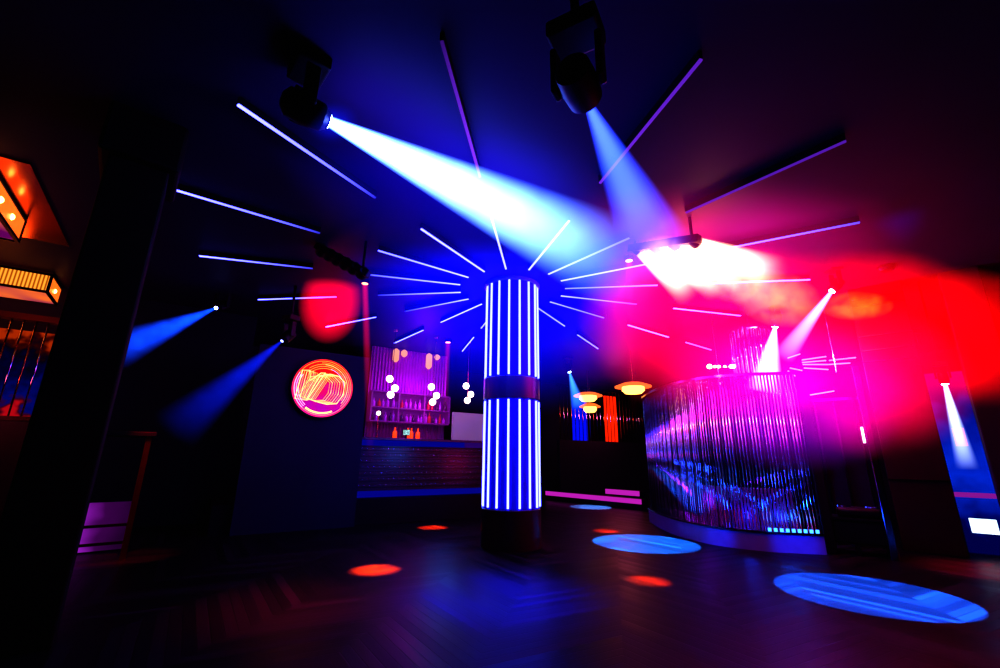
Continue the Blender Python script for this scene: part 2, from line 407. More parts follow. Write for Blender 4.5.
# downlights in the ceiling with thin red shafts of light
M['orange_lens'] = glow('orange_lens', (1, .22, .08), 6)
def downlight(px, py, ex, ey, r, s, label):
    P = at_z(px, py, CEIL - .05)
    t = thing('ceiling_downlight', Vector((P.x, P.y, CEIL)), label, 'downlight', 'red ceiling downlights')
    b = nb(); bm_lathe(b, Vector((P.x, P.y, CEIL - .06)), [(r * .75, .0), (r * 1.1, 0), (r * 1.1, .06)], 20); obj('rim', b, M['black_metal'], t, 'auto')
    b = nb(); bm_lathe(b, Vector((P.x, P.y, CEIL - .065)), [(r * .8, 0), (r * .8, .004)], 20); obj('lens', b, M['orange_lens'], t)
    beam(t, Vector((P.x, P.y, CEIL - .07)), at_y(ex, ey, P.y), r, r * 1.3, (1, .01, .09), s, 'thin red shaft of light', fade=1.7, namt=.15, edge=.7)
downlight(365, 283, 371, 470, .062, .40, 'ceiling downlight with a red shaft of light, beside the round neon sign')
downlight(448, 342, 444, 432, .075, .22, 'ceiling downlight with a pink shaft of light, in front of the bar')
downlight(629, 260, 634, 420, .06, .25, 'ceiling downlight with a red shaft of light, left of the white-hot lamp row')

# ------------------------------------------------------------------ lamp rows (blinders)
def lamp_row(A, B, n, aim, label, lens, r):
    t = thing('lamp_row', (A + B) / 2, label, 'stage light', 'rows of stage lamps')
    ax = (B - A).normalized()
    b = nb(); bm_bar(b, A - ax * r * 1.2 - aim * .09, B + ax * r * 1.2 - aim * .09, .1, .1); bev(b, .01); obj('housing', b, M['black_metal'], t)
    for sg in (A, B):
        b = nb(); bm_tube(b, Vector(sg) - aim * .09, Vector((sg.x - aim.x * .09, sg.y - aim.y * .09, CEIL)), .018); obj('hanging_pole', b, M['black_metal'], t, True)
    for i in range(n):
        p = A.lerp(B, i / (n - 1))
        b = nb(); bm_lathe(b, p, [(r * .5, -.14), (r * .85, -.1), (r * 1.02, 0), (r * .9, -.004)], 20, frame_of(aim)); c = obj('lamp', b, M['black_metal'], t, 'auto')
        b = nb(); bm_lathe(b, p, [(r * .9, -.004), (r * .6, .012), (r * .1, .02)], 20, frame_of(aim)); sub('lens', b, lens, c, True)
    return t
L0 = at_y(640, 251, 5.35); L1 = at_y(697, 243, 4.75)
aim = (at_y(800, 330, 6.6) - at_y(668, 246, 5.0)).normalized()
lrow = lamp_row(L0, L1, 4, aim, 'row of four white-hot stage lamps blasting into the smoke', glow('white_hot', (1, .55, .3), 60), .075)
for (x0, y0, yy0), (x1, y1, yy1) in (((640, 251, 5.32), (694, 294, 5.55)), ((657, 248.5, 5.15), (722, 288, 5.4)), ((676, 246, 4.95), (748, 281, 5.25)), ((697, 243, 4.73), (776, 275, 5.1))):
    beam(lrow, at_y(x0, y0, yy0), at_y(x1, y1, yy1), .075, .26, (1, .42, .27), 8.5, 'white-hot jet fading to orange', fade=1.3, namt=.45, nscale=5, edge=.6)
K0 = at_y(322, 252, 5.6); K1 = at_y(362, 274, 5.5)
lamp_row(K0, K1, 6, (at_y(331, 305, 7.2) - at_y(340, 262, 5.6)).normalized(), 'dark row of stage lamps above the round neon sign, seen from behind', glow('red_lens', (1, .03, .12), 4), .085)

# ------------------------------------------------------------------ smoke
def cloud(px, py, y, rx, ry, dep, colr, sv, name, label, ns, na, p, tilt=0.0, thr=.5):
    """cloud centred behind pixel (px, py) at forward distance y; rx, ry in pixels"""
    c = at_y(px, py, y); d = (c - CAMP).dot(_f)
    haze(name, c, (rx * d / F, dep, ry * d / F), colr, sv, label, ns, na, p, (0, D(tilt), 0), 0.0, thr)
cloud(678, 262, 4.95, 42, 24, .3, (1, .45, .32), 6, 'white_smoke', 'white-hot smoke plume right in front of the four-lamp row', 6, .9, 1.5, 25)
cloud(724, 275, 5.1, 66, 26, .35, (1, .29, .13), 3.0, 'orange_smoke', 'orange-white smoke trailing right of the white-hot plume', 6, 1.4, 1.3, 20)
cloud(776, 298, 5.4, 46, 30, .3, (1, .17, .015), 2.9, 'orange_smoke', 'orange smoke puff above the rod screen, end of the plume', 5, 1.6, .9, 15)
cloud(856, 306, 5.8, 36, 15, .25, (1, .15, .01), 2.4, 'orange_smoke', 'small orange smoke wisp right of the pink-white beam', 6, 2.0, .9)
cloud(716, 318, 5.8, 142, 108, .8, (1, .0, .085), 1.9, 'red_haze', 'pinkish red haze glowing round the white-hot plume', 1.3, .45, 1.4)
cloud(782, 388, 5.7, 132, 84, .6, (.46, .0, 1.0), .72, 'magenta_haze', 'magenta haze hanging round the white beam over the rod screen', 1.3, .4, 1.4)
cloud(852, 300, 6.0, 130, 68, .8, (1, .0, .004), 1.3, 'red_haze', 'deep red haze under the ceiling right of the orange smoke', 1.3, .9, 1.3, 12)
cloud(968, 335, 5.6, 84, 74, .6, (1, .0, .0), 1.6, 'red_haze', 'bright red haze at the right edge beside the dark pier', 1.6, 1.0, 1.4)
cloud(858, 375, 5.5, 112, 84, .7, (1, .0, .10), 1.1, 'pink_haze', 'hot pink haze low over the dark cabinet right of the rod screen', 1.4, .8, 1.4)
cloud(722, 222, 4.5, 185, 105, .7, (.8, .0, .26), .42, 'dim_red_haze', 'dim wine-red haze under the ceiling above the white-hot plume', .8, .3, 1.4, 12)
cloud(505, 280, 6.0, 175, 140, .9, (.0, .002, 1.0), 1.25, 'blue_haze', 'deep blue haze round the top of the lit column', .8, .2, 1.7)
cloud(440, 172, 3.6, 190, 120, .6, (.0, .001, 1.0), .32, 'blue_haze', 'thin blue haze round the broad white-blue beam', .9, .2, 1.6, 25)
cloud(893, 195, 4.6, 26, 62, .3, (.05, .0, .9), .30, 'blue_haze', 'faint blue glow in the dark haze near the upper right corner', 1.0, .2, 1.5)
cloud(612, 345, 10.5, 75, 55, .8, (.35, .0, .5), .10, 'dim_violet_haze', 'dim violet haze above the distant rod booth', .8, .3, 1.4)
cloud(412, 385, 8.9, 44, 55, .35, (.55, .0, .55), .16, 'dim_violet_haze', 'dim pink-violet haze hanging over the bar', .8, .3, 1.4)
cloud(333, 123, 2.65, 30, 26, .1, (.0, .02, 1.0), 3.0, 'blue_haze', 'small blue glow in the haze round the lens of the brightest spotlight', 2, .1, 2.2)
haze('red_haze', at_y(331, 302, 7.0), (.53, .4, .74), (1, .0, .05), 2.4, 'round red glow in the haze above the neon sign', 1.5, .1, .9)
# narrow hot jets in front of each lamp of the row
# ------------------------------------------------------------------ sign wall with round neon sign
SV = PV - .12
sl = at_v(248, 420, SV); sr = at_v(364, 420, SV); stop = at_v(310, 350, SV).z
ul, ur = sl.dot(U), sr.dot(U)
b = nb(); bm_ubox(b, ul, ur, SV, SV + .1, 0, stop); struct('wall_sign', b, M['wall2'])
b = nb(); bm_ubox(b, UL + .3, ul - .02, PV + 1.6, PV + 1.75, 0, CEIL); struct('wall_recess', b, M['wall'])
sc = at_v(323, 388, SV - .06); SR = (at_v(354, 388, SV) - at_v(292, 388, SV)).length / 2
t = thing('neon_sign', sc, 'round red and orange neon sign with white-yellow letters on the dark wall', 'sign')
RS = Matrix((U, Vector((0, 0, 1)), -V)).transposed()   # x right, y up, z towards the room
def S(x, y, z=0): return sc + RS @ Vector((x * SR, y * SR, z))
M['neon_o'] = glow('neon_orange', (1, .17, .03), 3.2); M['neon_r'] = glow('neon_red', (1, .03, .06), 1.6); M['neon_p'] = glow('neon_pink', (1, .25, .6), 2.2); M['neon_y'] = glow('neon_yellow', (1, .62, .22), 1.7); M['neon_amber'] = glow('neon_amber', (1, .42, .09), 1.4)
b = nb(); bm_lathe(b, sc, [(SR * 1.02, -.05), (SR * 1.02, .04), (SR * .98, .04), (SR * .97, .0), (SR * .2, -.001)], 64, RS); obj('case', b, M['black_metal'], t, 'auto')
# glowing back, red above and magenta below
def sign_back():
    m, nt, out = newmat('sign_back')
    tc = N(nt, 'ShaderNodeTexCoord'); sp = N(nt, 'ShaderNodeSeparateXYZ'); nt.links.new(tc.outputs['Object'], sp.inputs[0])
    nz = N(nt, 'ShaderNodeTexNoise'); nz.inputs['Scale'].default_value = 3.5; nt.links.new(tc.outputs['Object'], nz.inputs['Vector'])
    f = math_n(nt, 'ADD', math_n(nt, 'MULTIPLY', sp.outputs[2], 1.6), math_n(nt, 'MULTIPLY_ADD', nz.outputs['Fac'], 1.6, -.2), clamp=True)
    mx = N(nt, 'ShaderNodeMix', data_type='RGBA'); mx.inputs['A'].default_value = (.55, .0, .5, 1); mx.inputs['B'].default_value = (1, .01, .02, 1)
    nt.links.new(f, mx.inputs['Factor'])
    e = N(nt, 'ShaderNodeEmission'); e.inputs[1].default_value = .8; nt.links.new(mx.outputs['Result'], e.inputs[0]); nt.links.new(e.outputs[0], out.inputs[0]); return m
b = nb(); bm_lathe(b, S(0, 0, .004), [(SR * .97, .0), (SR * .9, .002)], 64, RS); obj('back_panel', b, sign_back(), t)
for i, (rr, mm) in enumerate(((.96, 'neon_r'), (.91, 'neon_o'), (.85, 'neon_o'), (.79, 'neon_y'), (.73, 'neon_o'), (.68, 'neon_p'))):
    b = nb(); off = .012 * i
    a0, a1 = (0, 2 * PI) if i < 2 else (D(-55 + i * 6), D(115 - i * 8))
    pts = [S(rr * math.cos(a0 + (a1 - a0) * k / 60), rr * math.sin(a0 + (a1 - a0) * k / 60), .03 - off * .2) for k in range(61 if i >= 2 else 60)]
    bm_wire(b, pts, .0045, closed=i < 2, seg=6); obj('neon_ring', b, M[mm], t, True)
for i in range(3):                                       # left arcs, pink
    rr = .90 - i * .06
    b = nb(); pts = [S(rr * math.cos(D(150 + 80 * k / 30)), rr * math.sin(D(150 + 80 * k / 30)), .03) for k in range(31)]
    bm_wire(b, pts, .006, seg=6); obj('neon_ring', b, M['neon_p'], t, True)
for i in range(3):                                       # inner echo of the rim along the top and bottom
    rr = .80 - i * .07
    b = nb(); pts = [S(rr * math.cos(D(70 + 60 * k / 30)), rr * math.sin(D(70 + 60 * k / 30)), .03) for k in range(31)]
    bm_wire(b, pts, .005, seg=6); obj('neon_ring', b, M['neon_o'], t, True)
b = nb(); pts = [S(.84 * math.cos(D(235 + 60 * k / 30)), .84 * math.sin(D(235 + 60 * k / 30)), .03) for k in range(31)]; bm_wire(b, pts, .018, seg=6); obj('neon_ring', b, M['neon_y'], t, True)
# letters: outline strokes of V and O, each echoed to the right as in a facing pair of mirrors
Vv = [(-.62, .48), (-.42, .50), (-.38, .18), (-.10, .45), (.02, .47), (-.40, -.42), (-.72, -.40), (-.62, .48)]
Oo = [(-.12, .36), (.16, .44), (.42, .40), (.62, .22), (.60, -.18), (.44, -.46), (.16, -.50), (-.14, -.44), (-.40, -.36), (-.28, -.02), (-.12, .36)]
for name, pts0, ne, dx in (('letter_stroke', Vv, 5, .05), ('letter_stroke', Oo, 7, -.06)):
    for e in range(ne):
        k = 1 - e * .03
        pts = [S(x * k * 1.13 + e * dx - .02, y * k * 1.08, .045 - e * .004) for x, y in pts0]
        b = nb(); bm_wire(b, pts[:-1], .0056 if e else .010, closed=True, seg=6); tag(obj(name, b, M['neon_y'] if e in (0, 2, 5) else M['neon_amber'], t, True), 'white-yellow letter outline')

# ------------------------------------------------------------------ bar
BV = PV + .45                                        # front of the counter
bl = at_v(352, 470, BV).dot(U); br = at_v(505, 470, BV).dot(U) + .8
bz = at_v(420, 439, BV).z
br = br - .45
t = thing('bar_counter', uv((bl + br) / 2, BV + .3, PLAT), 'long dark bar counter with studded front and blue glowing edges', 'bar counter')
M['front'] = mat('bar_front_leather', (.03, .010, .018), .35, .1)
b = nb(); bm_ubox(b, bl, br, BV + .05, BV + .6, PLAT, bz - .16); obj('front', b, M['front'], t)
b = nb(); bm_ubox(b, bl, br, BV - .12, BV + .65, bz - .05, bz); bev(b, .01); obj('worktop', b, mat('worktop_stone', (.09, .05, .08), .25), t)
M['edge_b'] = glow('blue_edge_light', (.008, .01, .8), .26); M['edge_p'] = glow('violet_edge_light', (.12, .01, .5), .25)
b = nb(); bm_ubox(b, bl, bl + (br - bl) * .62, BV - .06, BV + .5, bz - .16, bz - .05); obj('edge_light', b, M['edge_b'], t)
b = nb(); bm_ubox(b, bl + (br - bl) * .62, br, BV - .06, BV + .5, bz - .16, bz - .05); tag(obj('edge_light', b, M['edge_p'], t), 'violet stretch of edge light')
b = nb(); bm_ubox(b, bl - .05, br, BV - .1, BV + .04, PLAT, PLAT + .11); obj('foot_light', b, M['edge_b'], t)
for i in range(7):                                   # rows of studs over ribbed upholstery
    b = nb(); z = PLAT + .16 + (bz - .32 - PLAT) * (i + .5) / 7
    bm_ubox(b, bl, br, BV + .02, BV + .05, z - .045, z + .03); bev(b, .008, 1); obj('front_rib', b, M['front'], t)
b = nb()
for i in range(7):
    z = PLAT + .16 + (bz - .32 - PLAT) * (i + .5) / 7
    n = int((br - bl) / .11)
    for j in range(n):
        bm_sphere(b, uv(bl + .05 + j * .11 + (i % 2) * .05, BV + .018, z), .014, 8, 5)
tag(obj('studs', b, M['chrome'], t, True), 'rows of small shiny studs', kind='stuff')
# back bar
KV = BV + 1.5
kl = at_v(372, 400, KV).dot(U); kr = at_v(450, 400, KV).dot(U)
zs1t = at_v(412, 394, KV).z; zs1 = at_v(412, 408.5, KV).z; zs2 = at_v(412, 422, KV).z
t = thing('back_bar_shelf', uv((kl + kr) / 2, KV + .15, PLAT), 'violet-lit back bar shelving behind the bar counter', 'shelf unit')
M['shelf'] = mat('shelf_violet', (.2, .03, .25), .4, emit=(.45, .02, .6), es=.10)
M['sback'] = mat('shelf_back', (.10, .01, .16), .5, emit=(.30, .0, .42), es=.16)
for z in (zs1t + .02, zs1, zs2):
    b = nb(); bm_ubox(b, kl, kr, KV, KV + .28, z - .03, z); obj('shelf', b, M['shelf'], t)
b = nb(); bm_ubox(b, kl, kr, KV + .28, KV + .31, zs2, zs1t + .02); obj('back_panel', b, M['sback'], t)
for u_ in (kl, kl + (kr - kl) * .33, kl + (kr - kl) * .66, kr):
    b = nb(); bm_ubox(b, u_ - .02, u_ + .02, KV + .01, KV + .28, zs2, zs1t); obj('upright', b, M['shelf'], t)
b = nb(); bm_ubox(b, kl, kr + .35, KV + .02, KV + .34, PLAT, zs2 - .42); obj('cupboard', b, M['black_paint'], t)
def bottle_bm(c, h, r):
    b = nb(); bm_lathe(b, c, [(r * .9, 0), (r, .01), (r, h * .55), (r * .85, h * .63), (r * .35, h * .74), (r * .33, h * .95), (r * .42, h * .955), (r * .42, h), (r * .1, h)], 14); return b
bcount = 0
cap = {}
for shelf, z, n, lb, gr in ((0, zs1, 17, 'upper', 'bottles on the upper bar shelf'), (1, zs2, 19, 'lower', 'bottles on the lower bar shelf')):
    for i in range(n):
        u_ = kl + .09 + (kr - kl - .18) * i / (n - 1) + random.uniform(-.02, .02)
        h = random.uniform(.19, .30) if shelf == 0 else random.uniform(.14, .33); r = random.uniform(.032, .046)
        h = min(h, (zs1t if shelf == 0 else zs1 - .03) - z - .03)
        kind = random.choice('ppdpr') if shelf == 0 else random.choice('pppdr')
        c = uv(u_, KV + .12, z + .001)
        nm = {'p': 'violet', 'd': 'dark', 'r': 'red'}[kind]
        t = bottle_bm(Vector((0, 0, 0)), h, r)
        o = obj('bottle', t, M['bottle_' + kind], None, 'auto'); o.location = c
        tag(o, '%s glass bottle standing on the %s shelf of the violet back bar' % (nm, lb), 'bottle', gr)
for px in (395, 408, 411.5, 418):
    c = at_v(px, 431, KV - .1)
    h = .26
    o = obj('bottle', bottle_bm(Vector((0, 0, 0)), h, .055 if px != 411.5 else .05), M['bottle_o'], None, 'auto'); o.location = Vector((c.x, c.y, zs2 - .419))
    b = None
    tag(o, 'orange-red bottle, light painted in as glow, on the back counter under the shelves', 'bottle', 'orange bottles under the bar shelves')
# till screen
c = at_v(406, 438, BV + .45); c.z = bz
t = thing('till_screen', c, 'small lit till screen standing on the bar counter', 'screen')
b = nb(); bm_box(b, c + Vector((0, 0, .01)), (.16, .12, .02), ROTB); bm_tube(b, c, c + Vector((0, 0, .1)), .02); obj('stand', b, M['black_metal'], t)
b = nb(); bm_box(b, c + Vector((0, 0, .15)), (.17, .02, .13), ROTB); obj('frame', b, M['black_metal'], t)
def screen_mat():
    m, nt, out = newmat('till_display')
    tc = N(nt, 'ShaderNodeTexCoord'); mp = N(nt, 'ShaderNodeMapping'); mp.inputs['Scale'].default_value = (28, 28, 40); nt.links.new(tc.outputs['Object'], mp.inputs[0])
    ck = N(nt, 'ShaderNodeTexVoronoi'); ck.inputs['Scale'].default_value = 1; nt.links.new(mp.outputs[0], ck.inputs['Vector'])
    e = N(nt, 'ShaderNodeEmission'); e.inputs[0].default_value = (.5, .9, .95, 1); nt.links.new(math_n(nt, 'MULTIPLY', ck.outputs['Distance'], 1.1), e.inputs[1]); nt.links.new(e.outputs[0], out.inputs[0]); return m
b = nb(); bm_box(b, c + Vector((0, 0, .15)) - V * .011, (.15, .002, .11), ROTB); obj('display', b, screen_mat(), t)
# ball lamp on a stem at the left end of the counter
for px, py0, lb in ((376.5, 413, 'slim stem lamp with a small white ball standing on the bar'),):
    c = at_v(px, 437.5, BV + .2); c.z = bz
    top = at_v(px, py0, BV + .2).z
    t = thing('ball_lamp', c, lb, 'lamp')
    b = nb(); bm_lathe(b, c, [(.05, 0), (.05, .012), (.01, .02)], 16); obj('base', b, M['brass'], t, 'auto')
    b = nb(); bm_tube(b, c, Vector((c.x, c.y, top)), .007); obj('stem', b, M['brass'], t)
    b = nb(); bm_sphere(b, Vector((c.x, c.y, top)), .045); obj('globe', b, M['globe'], t, True)
# pale sheet behind the right end
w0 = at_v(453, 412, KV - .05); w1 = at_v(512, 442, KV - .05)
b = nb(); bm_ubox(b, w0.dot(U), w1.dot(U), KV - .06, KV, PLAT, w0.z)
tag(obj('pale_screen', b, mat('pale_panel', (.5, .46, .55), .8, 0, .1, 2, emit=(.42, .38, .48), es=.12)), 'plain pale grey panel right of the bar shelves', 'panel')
# ribbed curtain above the back bar
cl, cr_ = at_v(371, 360, KV + .6).dot(U), at_v(447, 360, KV + .6).dot(U)
b = nb(); n = 120; prev = None
for i in range(n + 1):
    u_ = cl + (cr_ - cl) * i / n; v_ = KV + .6 + .02 * math.sin(i * 1.35)
    a = b.verts.new(uv(u_, v_, PLAT)); d_ = b.verts.new(uv(u_, v_, CEIL - .01))
    if prev: b.faces.new((prev[0], a, d_, prev[1]))
    prev = (a, d_)
M['curtain'] = mat('violet_curtain', (.34, .03, .36), .35, .3, .15)
tag(obj('curtain', b, M['curtain'], None, True), 'violet-lit pleated curtain hanging behind the bar shelves', 'curtain')
# globe pendants
for px, py, lb in ((392, 388, 'three-globe white pendant hanging over the left of the bar'), (433.5, 396, 'three-globe white pendant hanging over the middle of the bar'), (468, 395, 'three-globe white pendant hanging over the right of the bar')):
    P = at_v(px, py - 8, BV + .35)
    t = thing('globe_pendant', Vector((P.x, P.y, CEIL)), lb, 'pendant lamp', 'globe pendants over the bar')
    b = nb(); bm_tube(b, Vector((P.x, P.y, CEIL)), P + Vector((0, 0, -.32)), .007); obj('stem', b, M['brass'], t)
    b = nb(); bm_lathe(b, Vector((P.x, P.y, CEIL - .03)), [(.05, 0), (.06, .03)], 16); obj('canopy', b, M['brass'], t)
    for dx, dy in ((-.055, .02), (.085, -.175), (-.005, -.33)):
        b = nb(); bm_sphere(b, P + U * dx + Vector((0, 0, dy)), .078); obj('globe', b, M['globe'], t, True)
# amber reflections of the globes smeared on the curtain, built as glowing tubes
M['amber'] = glow('amber_glass', (1, .36, .14), .85)  # emission stands in for reflected lamp light, not glass
for px, y0, y1 in ((395.5, 362, 343), (404, 357, 340), (428.5, 369, 352), (437, 360, 346)):
    a, c2 = at_v(px, y0, KV + .45), at_v(px + .8, y1, KV + .45)
    t = thing('reflection_smear', Vector((a.x, a.y, CEIL)), '%s amber reflection smear built as a glowing tube against the violet curtain' % {395.5: 'first from the left,', 404: 'second from the left,', 428.5: 'third from the left,', 437: 'rightmost'}[px], 'pendant lamp', 'amber reflection smears')
    hi = min(c2.z, CEIL - .04)
    b = nb(); bm_lathe(b, Vector((a.x, a.y, a.z)), [(.03, 0), (.085, .06), (.085, hi - a.z - .05), (.03, hi - a.z)], 16); obj('smear_body', b, M['amber'], t, True)
    b = nb(); bm_tube(b, Vector((a.x, a.y, hi)), Vector((a.x, a.y, CEIL)), .006); obj('cord', b, M['black_metal'], t)

# ------------------------------------------------------------------ left: pillar, lanterns, rod window, bar table
paz = az_of(128)
PP = at_z(137, 167, 3.55)
pl_ = at_pl(108, 167, PP, paz); pr_ = at_pl(168, 167, PP, paz)
pw = (pr_ - pl_).length
PR = Matrix.Rotation(-paz, 3, 'Z'); PD = Vector((math.sin(paz), math.cos(paz), 0))
pcen = (pl_ + pr_) / 2 + PD * .25; pcen.z = 0
zc = at_pl(137, 163, PP, paz).z
t = thing('pillar', pcen, 'massive dark pillar with a wider head standing at the left front', 'pillar')
b = nb(); bm_box(b, pcen + Vector((0, 0, CEIL / 2)), (pw, .5, CEIL), PR); bev(b, .015); obj('shaft', b, M['pillar'], t)
b = nb(); bm_box(b, pcen + Vector((0, 0, (zc + CEIL) / 2)), (pw * 1.35, .66, max(.1, CEIL - zc)), PR); bev(b, .03); obj('capital', b, M['pillar'], t)

# lantern boxes hung under mirrored ceiling panels
M['amber_glass'] = mat('amber_fluted_glass', (.9, .4, .05), .3, 0, .3, 8, emit=(1, .20, .015), es=.9)
def flutes():
    m, nt, out = newmat('fluted_amber')
    tc = N(nt, 'ShaderNodeTexCoord'); mp = N(nt, 'ShaderNodeMapping'); mp.inputs['Rotation'].default_value = (0, 0, -TH2); nt.links.new(tc.outputs['Object'], mp.inputs[0])
    w = N(nt, 'ShaderNodeTexWave'); w.inputs['Scale'].default_value = 7; w.bands_direction = 'X'; nt.links.new(mp.outputs[0], w.inputs['Vector'])
    rp = N(nt, 'ShaderNodeValToRGB'); rp.color_ramp.elements[0].color = (.25, .05, .0, 1); rp.color_ramp.elements[1].color = (1, .38, .05, 1)
    nt.links.new(w.outputs['Fac'], rp.inputs[0]); e = N(nt, 'ShaderNodeEmission'); e.inputs[1].default_value = 1.1; nt.links.new(rp.outputs[0], e.inputs[0]); nt.links.new(e.outputs[0], out.inputs[0]); return m
TH2 = D(36)
U2 = Vector((math.cos(TH2), math.sin(TH2), 0)); V2 = Vector((-math.sin(TH2), math.cos(TH2), 0)); R2 = Matrix.Rotation(TH2, 3, 'Z')
M['flutes'] = flutes()
def radial_panel(name, ca, cb_, sa, sb, sc_=1.3):
    m, nt, out = newmat(name)
    tc = N(nt, 'ShaderNodeTexCoord'); nz = N(nt, 'ShaderNodeTexNoise'); nz.inputs['Scale'].default_value = sc_; nz.inputs['Detail'].default_value = 1; nt.links.new(tc.outputs['Object'], nz.inputs['Vector'])
    rp = N(nt, 'ShaderNodeValToRGB'); rp.color_ramp.elements[0].position = .35; rp.color_ramp.elements[1].position = .65; rp.color_ramp.elements[0].color = col4(ca); rp.color_ramp.elements[1].color = col4(cb_)
    nt.links.new(nz.outputs['Fac'], rp.inputs[0])
    e = N(nt, 'ShaderNodeEmission'); e.inputs[1].default_value = sa; nt.links.new(rp.outputs[0], e.inputs[0]); nt.links.new(e.outputs[0], out.inputs[0]); return m
M['copper'] = mat('copper_mirror', (.75, .16, .05), .22, 1.0, .15, 2)
M['under'] = radial_panel('lantern_underside', (.14, .0, .12), (.9, .20, .03), .9, 1)
def lantern(P, w, dpt, h, label, plate, glowmat):
    """P: near-right corner at the ceiling; box runs along -U2 (w) and V2 (dpt)"""
    t = thing('box_lantern', P - U2 * w / 2 + V2 * dpt / 2, label, 'lantern', 'amber box lanterns')
    z1 = CEIL - .03; z0 = z1 - h
    if plate:
        (pw_, pd_, ox, oy) = plate
        c = P + U2 * (ox - pw_ / 2) + V2 * (pd_ / 2 - oy); c.z = CEIL - .012
        b = nb(); bm_box(b, c, (pw_, pd_, .02), R2); tag(obj('ceiling_plate', b, M['copper'], t), 'copper mirror plate')
    def q(a, d_, z): p = P - U2 * a + V2 * d_; p.z = z; return p
    b = nb()
    for z in (z0, z1 - .012):
        for a, c in ((q(0, 0, z), q(w, 0, z)), (q(0, dpt, z), q(w, dpt, z)), (q(0, 0, z), q(0, dpt, z)), (q(w, 0, z), q(w, dpt, z))): bm_bar(b, a, c, .035, .035)
    for a, d_ in ((0, 0), (w, 0), (0, dpt), (w, dpt)): bm_box(b, q(a, d_, (z0 + z1) / 2), (.035, .035, h), R2)
    obj('frame', b, M['black_metal'], t)
    b = nb(); bm_box(b, q(w / 2, .0, (z0 + z1) / 2), (w - .03, .01, h - .03), R2); obj('fluted_panel', b, M['flutes'], t)
    b = nb(); bm_box(b, q(.0, dpt / 2, (z0 + z1) / 2), (.01, dpt - .03, h - .03), R2); obj('side_panel', b, M['amber_glass'], t)
    b = nb(); bm_box(b, q(w / 2, dpt, (z0 + z1) / 2), (w - .03, .01, h - .03), R2); obj('fluted_panel', b, M['flutes'], t)
    b = nb(); bm_box(b, q(w / 2, dpt / 2, z0 + .005), (w - .06, dpt - .06, .01), R2); obj('underside', b, M['under'], t)
    b = nb(); bm_lathe(b, q(w / 2, dpt / 2, z0 - .012), [(.09, 0), (.09, .012)], 24); obj('boss', b, M['brass'], t)
    for f in (.25, .5, .75):
        b = nb(); bm_sphere(b, q(.012, dpt * f, z0 + h * .45), .042); obj('bulb', b, M['bulb'], t, True)
N1 = at_z(31, 163, CEIL)
lantern(N1 - U2 * .31 + V2 * -.2, 1.7, 1.75, .30, 'nearer amber box lantern under a red copper ceiling plate at the left edge', (2.6, 2.25, .31, -.2), None)
N2 = at_z(53, 273, CEIL)
lantern(N2, 1.6, 1.6, .30, 'farther amber box lantern with a fluted glass side above the rod window', None, None)

# rod window, lower left
WV = 9.0
wl = at_v(-25, 370, WV); wr = at_v(66, 370, WV)
z0w = at_v(30, 417, WV).z; z1w = at_v(30, 321, WV).z
u0, u1 = wl.dot(U), wr.dot(U)
t = thing('rod_partition', uv((u0 + u1) / 2, WV, 0), 'dark partition at the left edge with hanging metal rods across its opening', 'partition')
b = nb(); bm_ubox(b, u0, u1 + .2, WV - .05, WV + .05, 0, z0w - .06); obj('lower_panel', b, mat('dark_red_panel', (.05, .008, .006), .5), t)
b = nb(); bm_ubox(b, u0, u1 + .2, WV - .07, WV + .07, z0w - .06, z0w); bm_ubox(b, u0, u1 + .2, WV - .07, WV + .07, z1w, z1w + .09); obj('rail', b, mat('rail_bronze', (.12, .02, .015), .35, .4), t)
nr = 7
for i in range(nr):
    u_ = u0 + (u1 - u0) * (i + .5) / nr
    b = nb(); bm_tube(b, uv(u_, WV, z0w), uv(u_, WV, z1w), .011, seg=8); obj('rod', b, M['brass'] if i % 2 else M['chrome'], t, True)
# back behind the rods, red and blue reflected light painted in as glow
def mixpanel(name, stops, s, axis='Z', scale=1.0, off=0.0, nz_s=3, nz_a=.35):
    m, nt, out = newmat(name)
    tc = N(nt, 'ShaderNodeTexCoord'); sp = N(nt, 'ShaderNodeSeparateXYZ'); nt.links.new(tc.outputs['Object'], sp.inputs[0])
    nz = N(nt, 'ShaderNodeTexNoise'); nz.inputs['Scale'].default_value = nz_s; nt.links.new(tc.outputs['Object'], nz.inputs['Vector'])
    f = math_n(nt, 'ADD', math_n(nt, 'MULTIPLY_ADD', sp.outputs['XYZ'.index(axis)], scale, off), math_n(nt, 'MULTIPLY_ADD', nz.outputs['Fac'], nz_a * 2, -nz_a), clamp=True)
    rp = N(nt, 'ShaderNodeValToRGB')
    el = rp.color_ramp.elements
    el[0].position, el[0].color = stops[0][0], col4(stops[0][1]); el[1].position, el[1].color = stops[-1][0], col4(stops[-1][1])
    for p, c in stops[1:-1]:
        e = el.new(p); e.color = col4(c)
    nt.links.new(f, rp.inputs[0])
    em = N(nt, 'ShaderNodeEmission'); em.inputs[1].default_value = s; nt.links.new(rp.outputs[0], em.inputs[0]); nt.links.new(em.outputs[0], out.inputs[0]); return m

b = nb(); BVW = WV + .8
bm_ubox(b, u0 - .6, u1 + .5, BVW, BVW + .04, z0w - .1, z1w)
tag(obj('glow_wall_panel', b, mixpanel('painted_window_light', [(0, (.8, .01, .03)), (.12, (.10, .0, .03)), (.25, (.0, .01, .30)), (.5, (.0, .0, .10)), (.74, (.006, .0, .02)), (.88, (.10, .004, .0)), (1, (.7, .07, .004))], .45, 'Z', .75, -1.28, 4.5, .5)), 'wall panel with red and blue light painted in, seen between the rods at the left edge', 'panel')
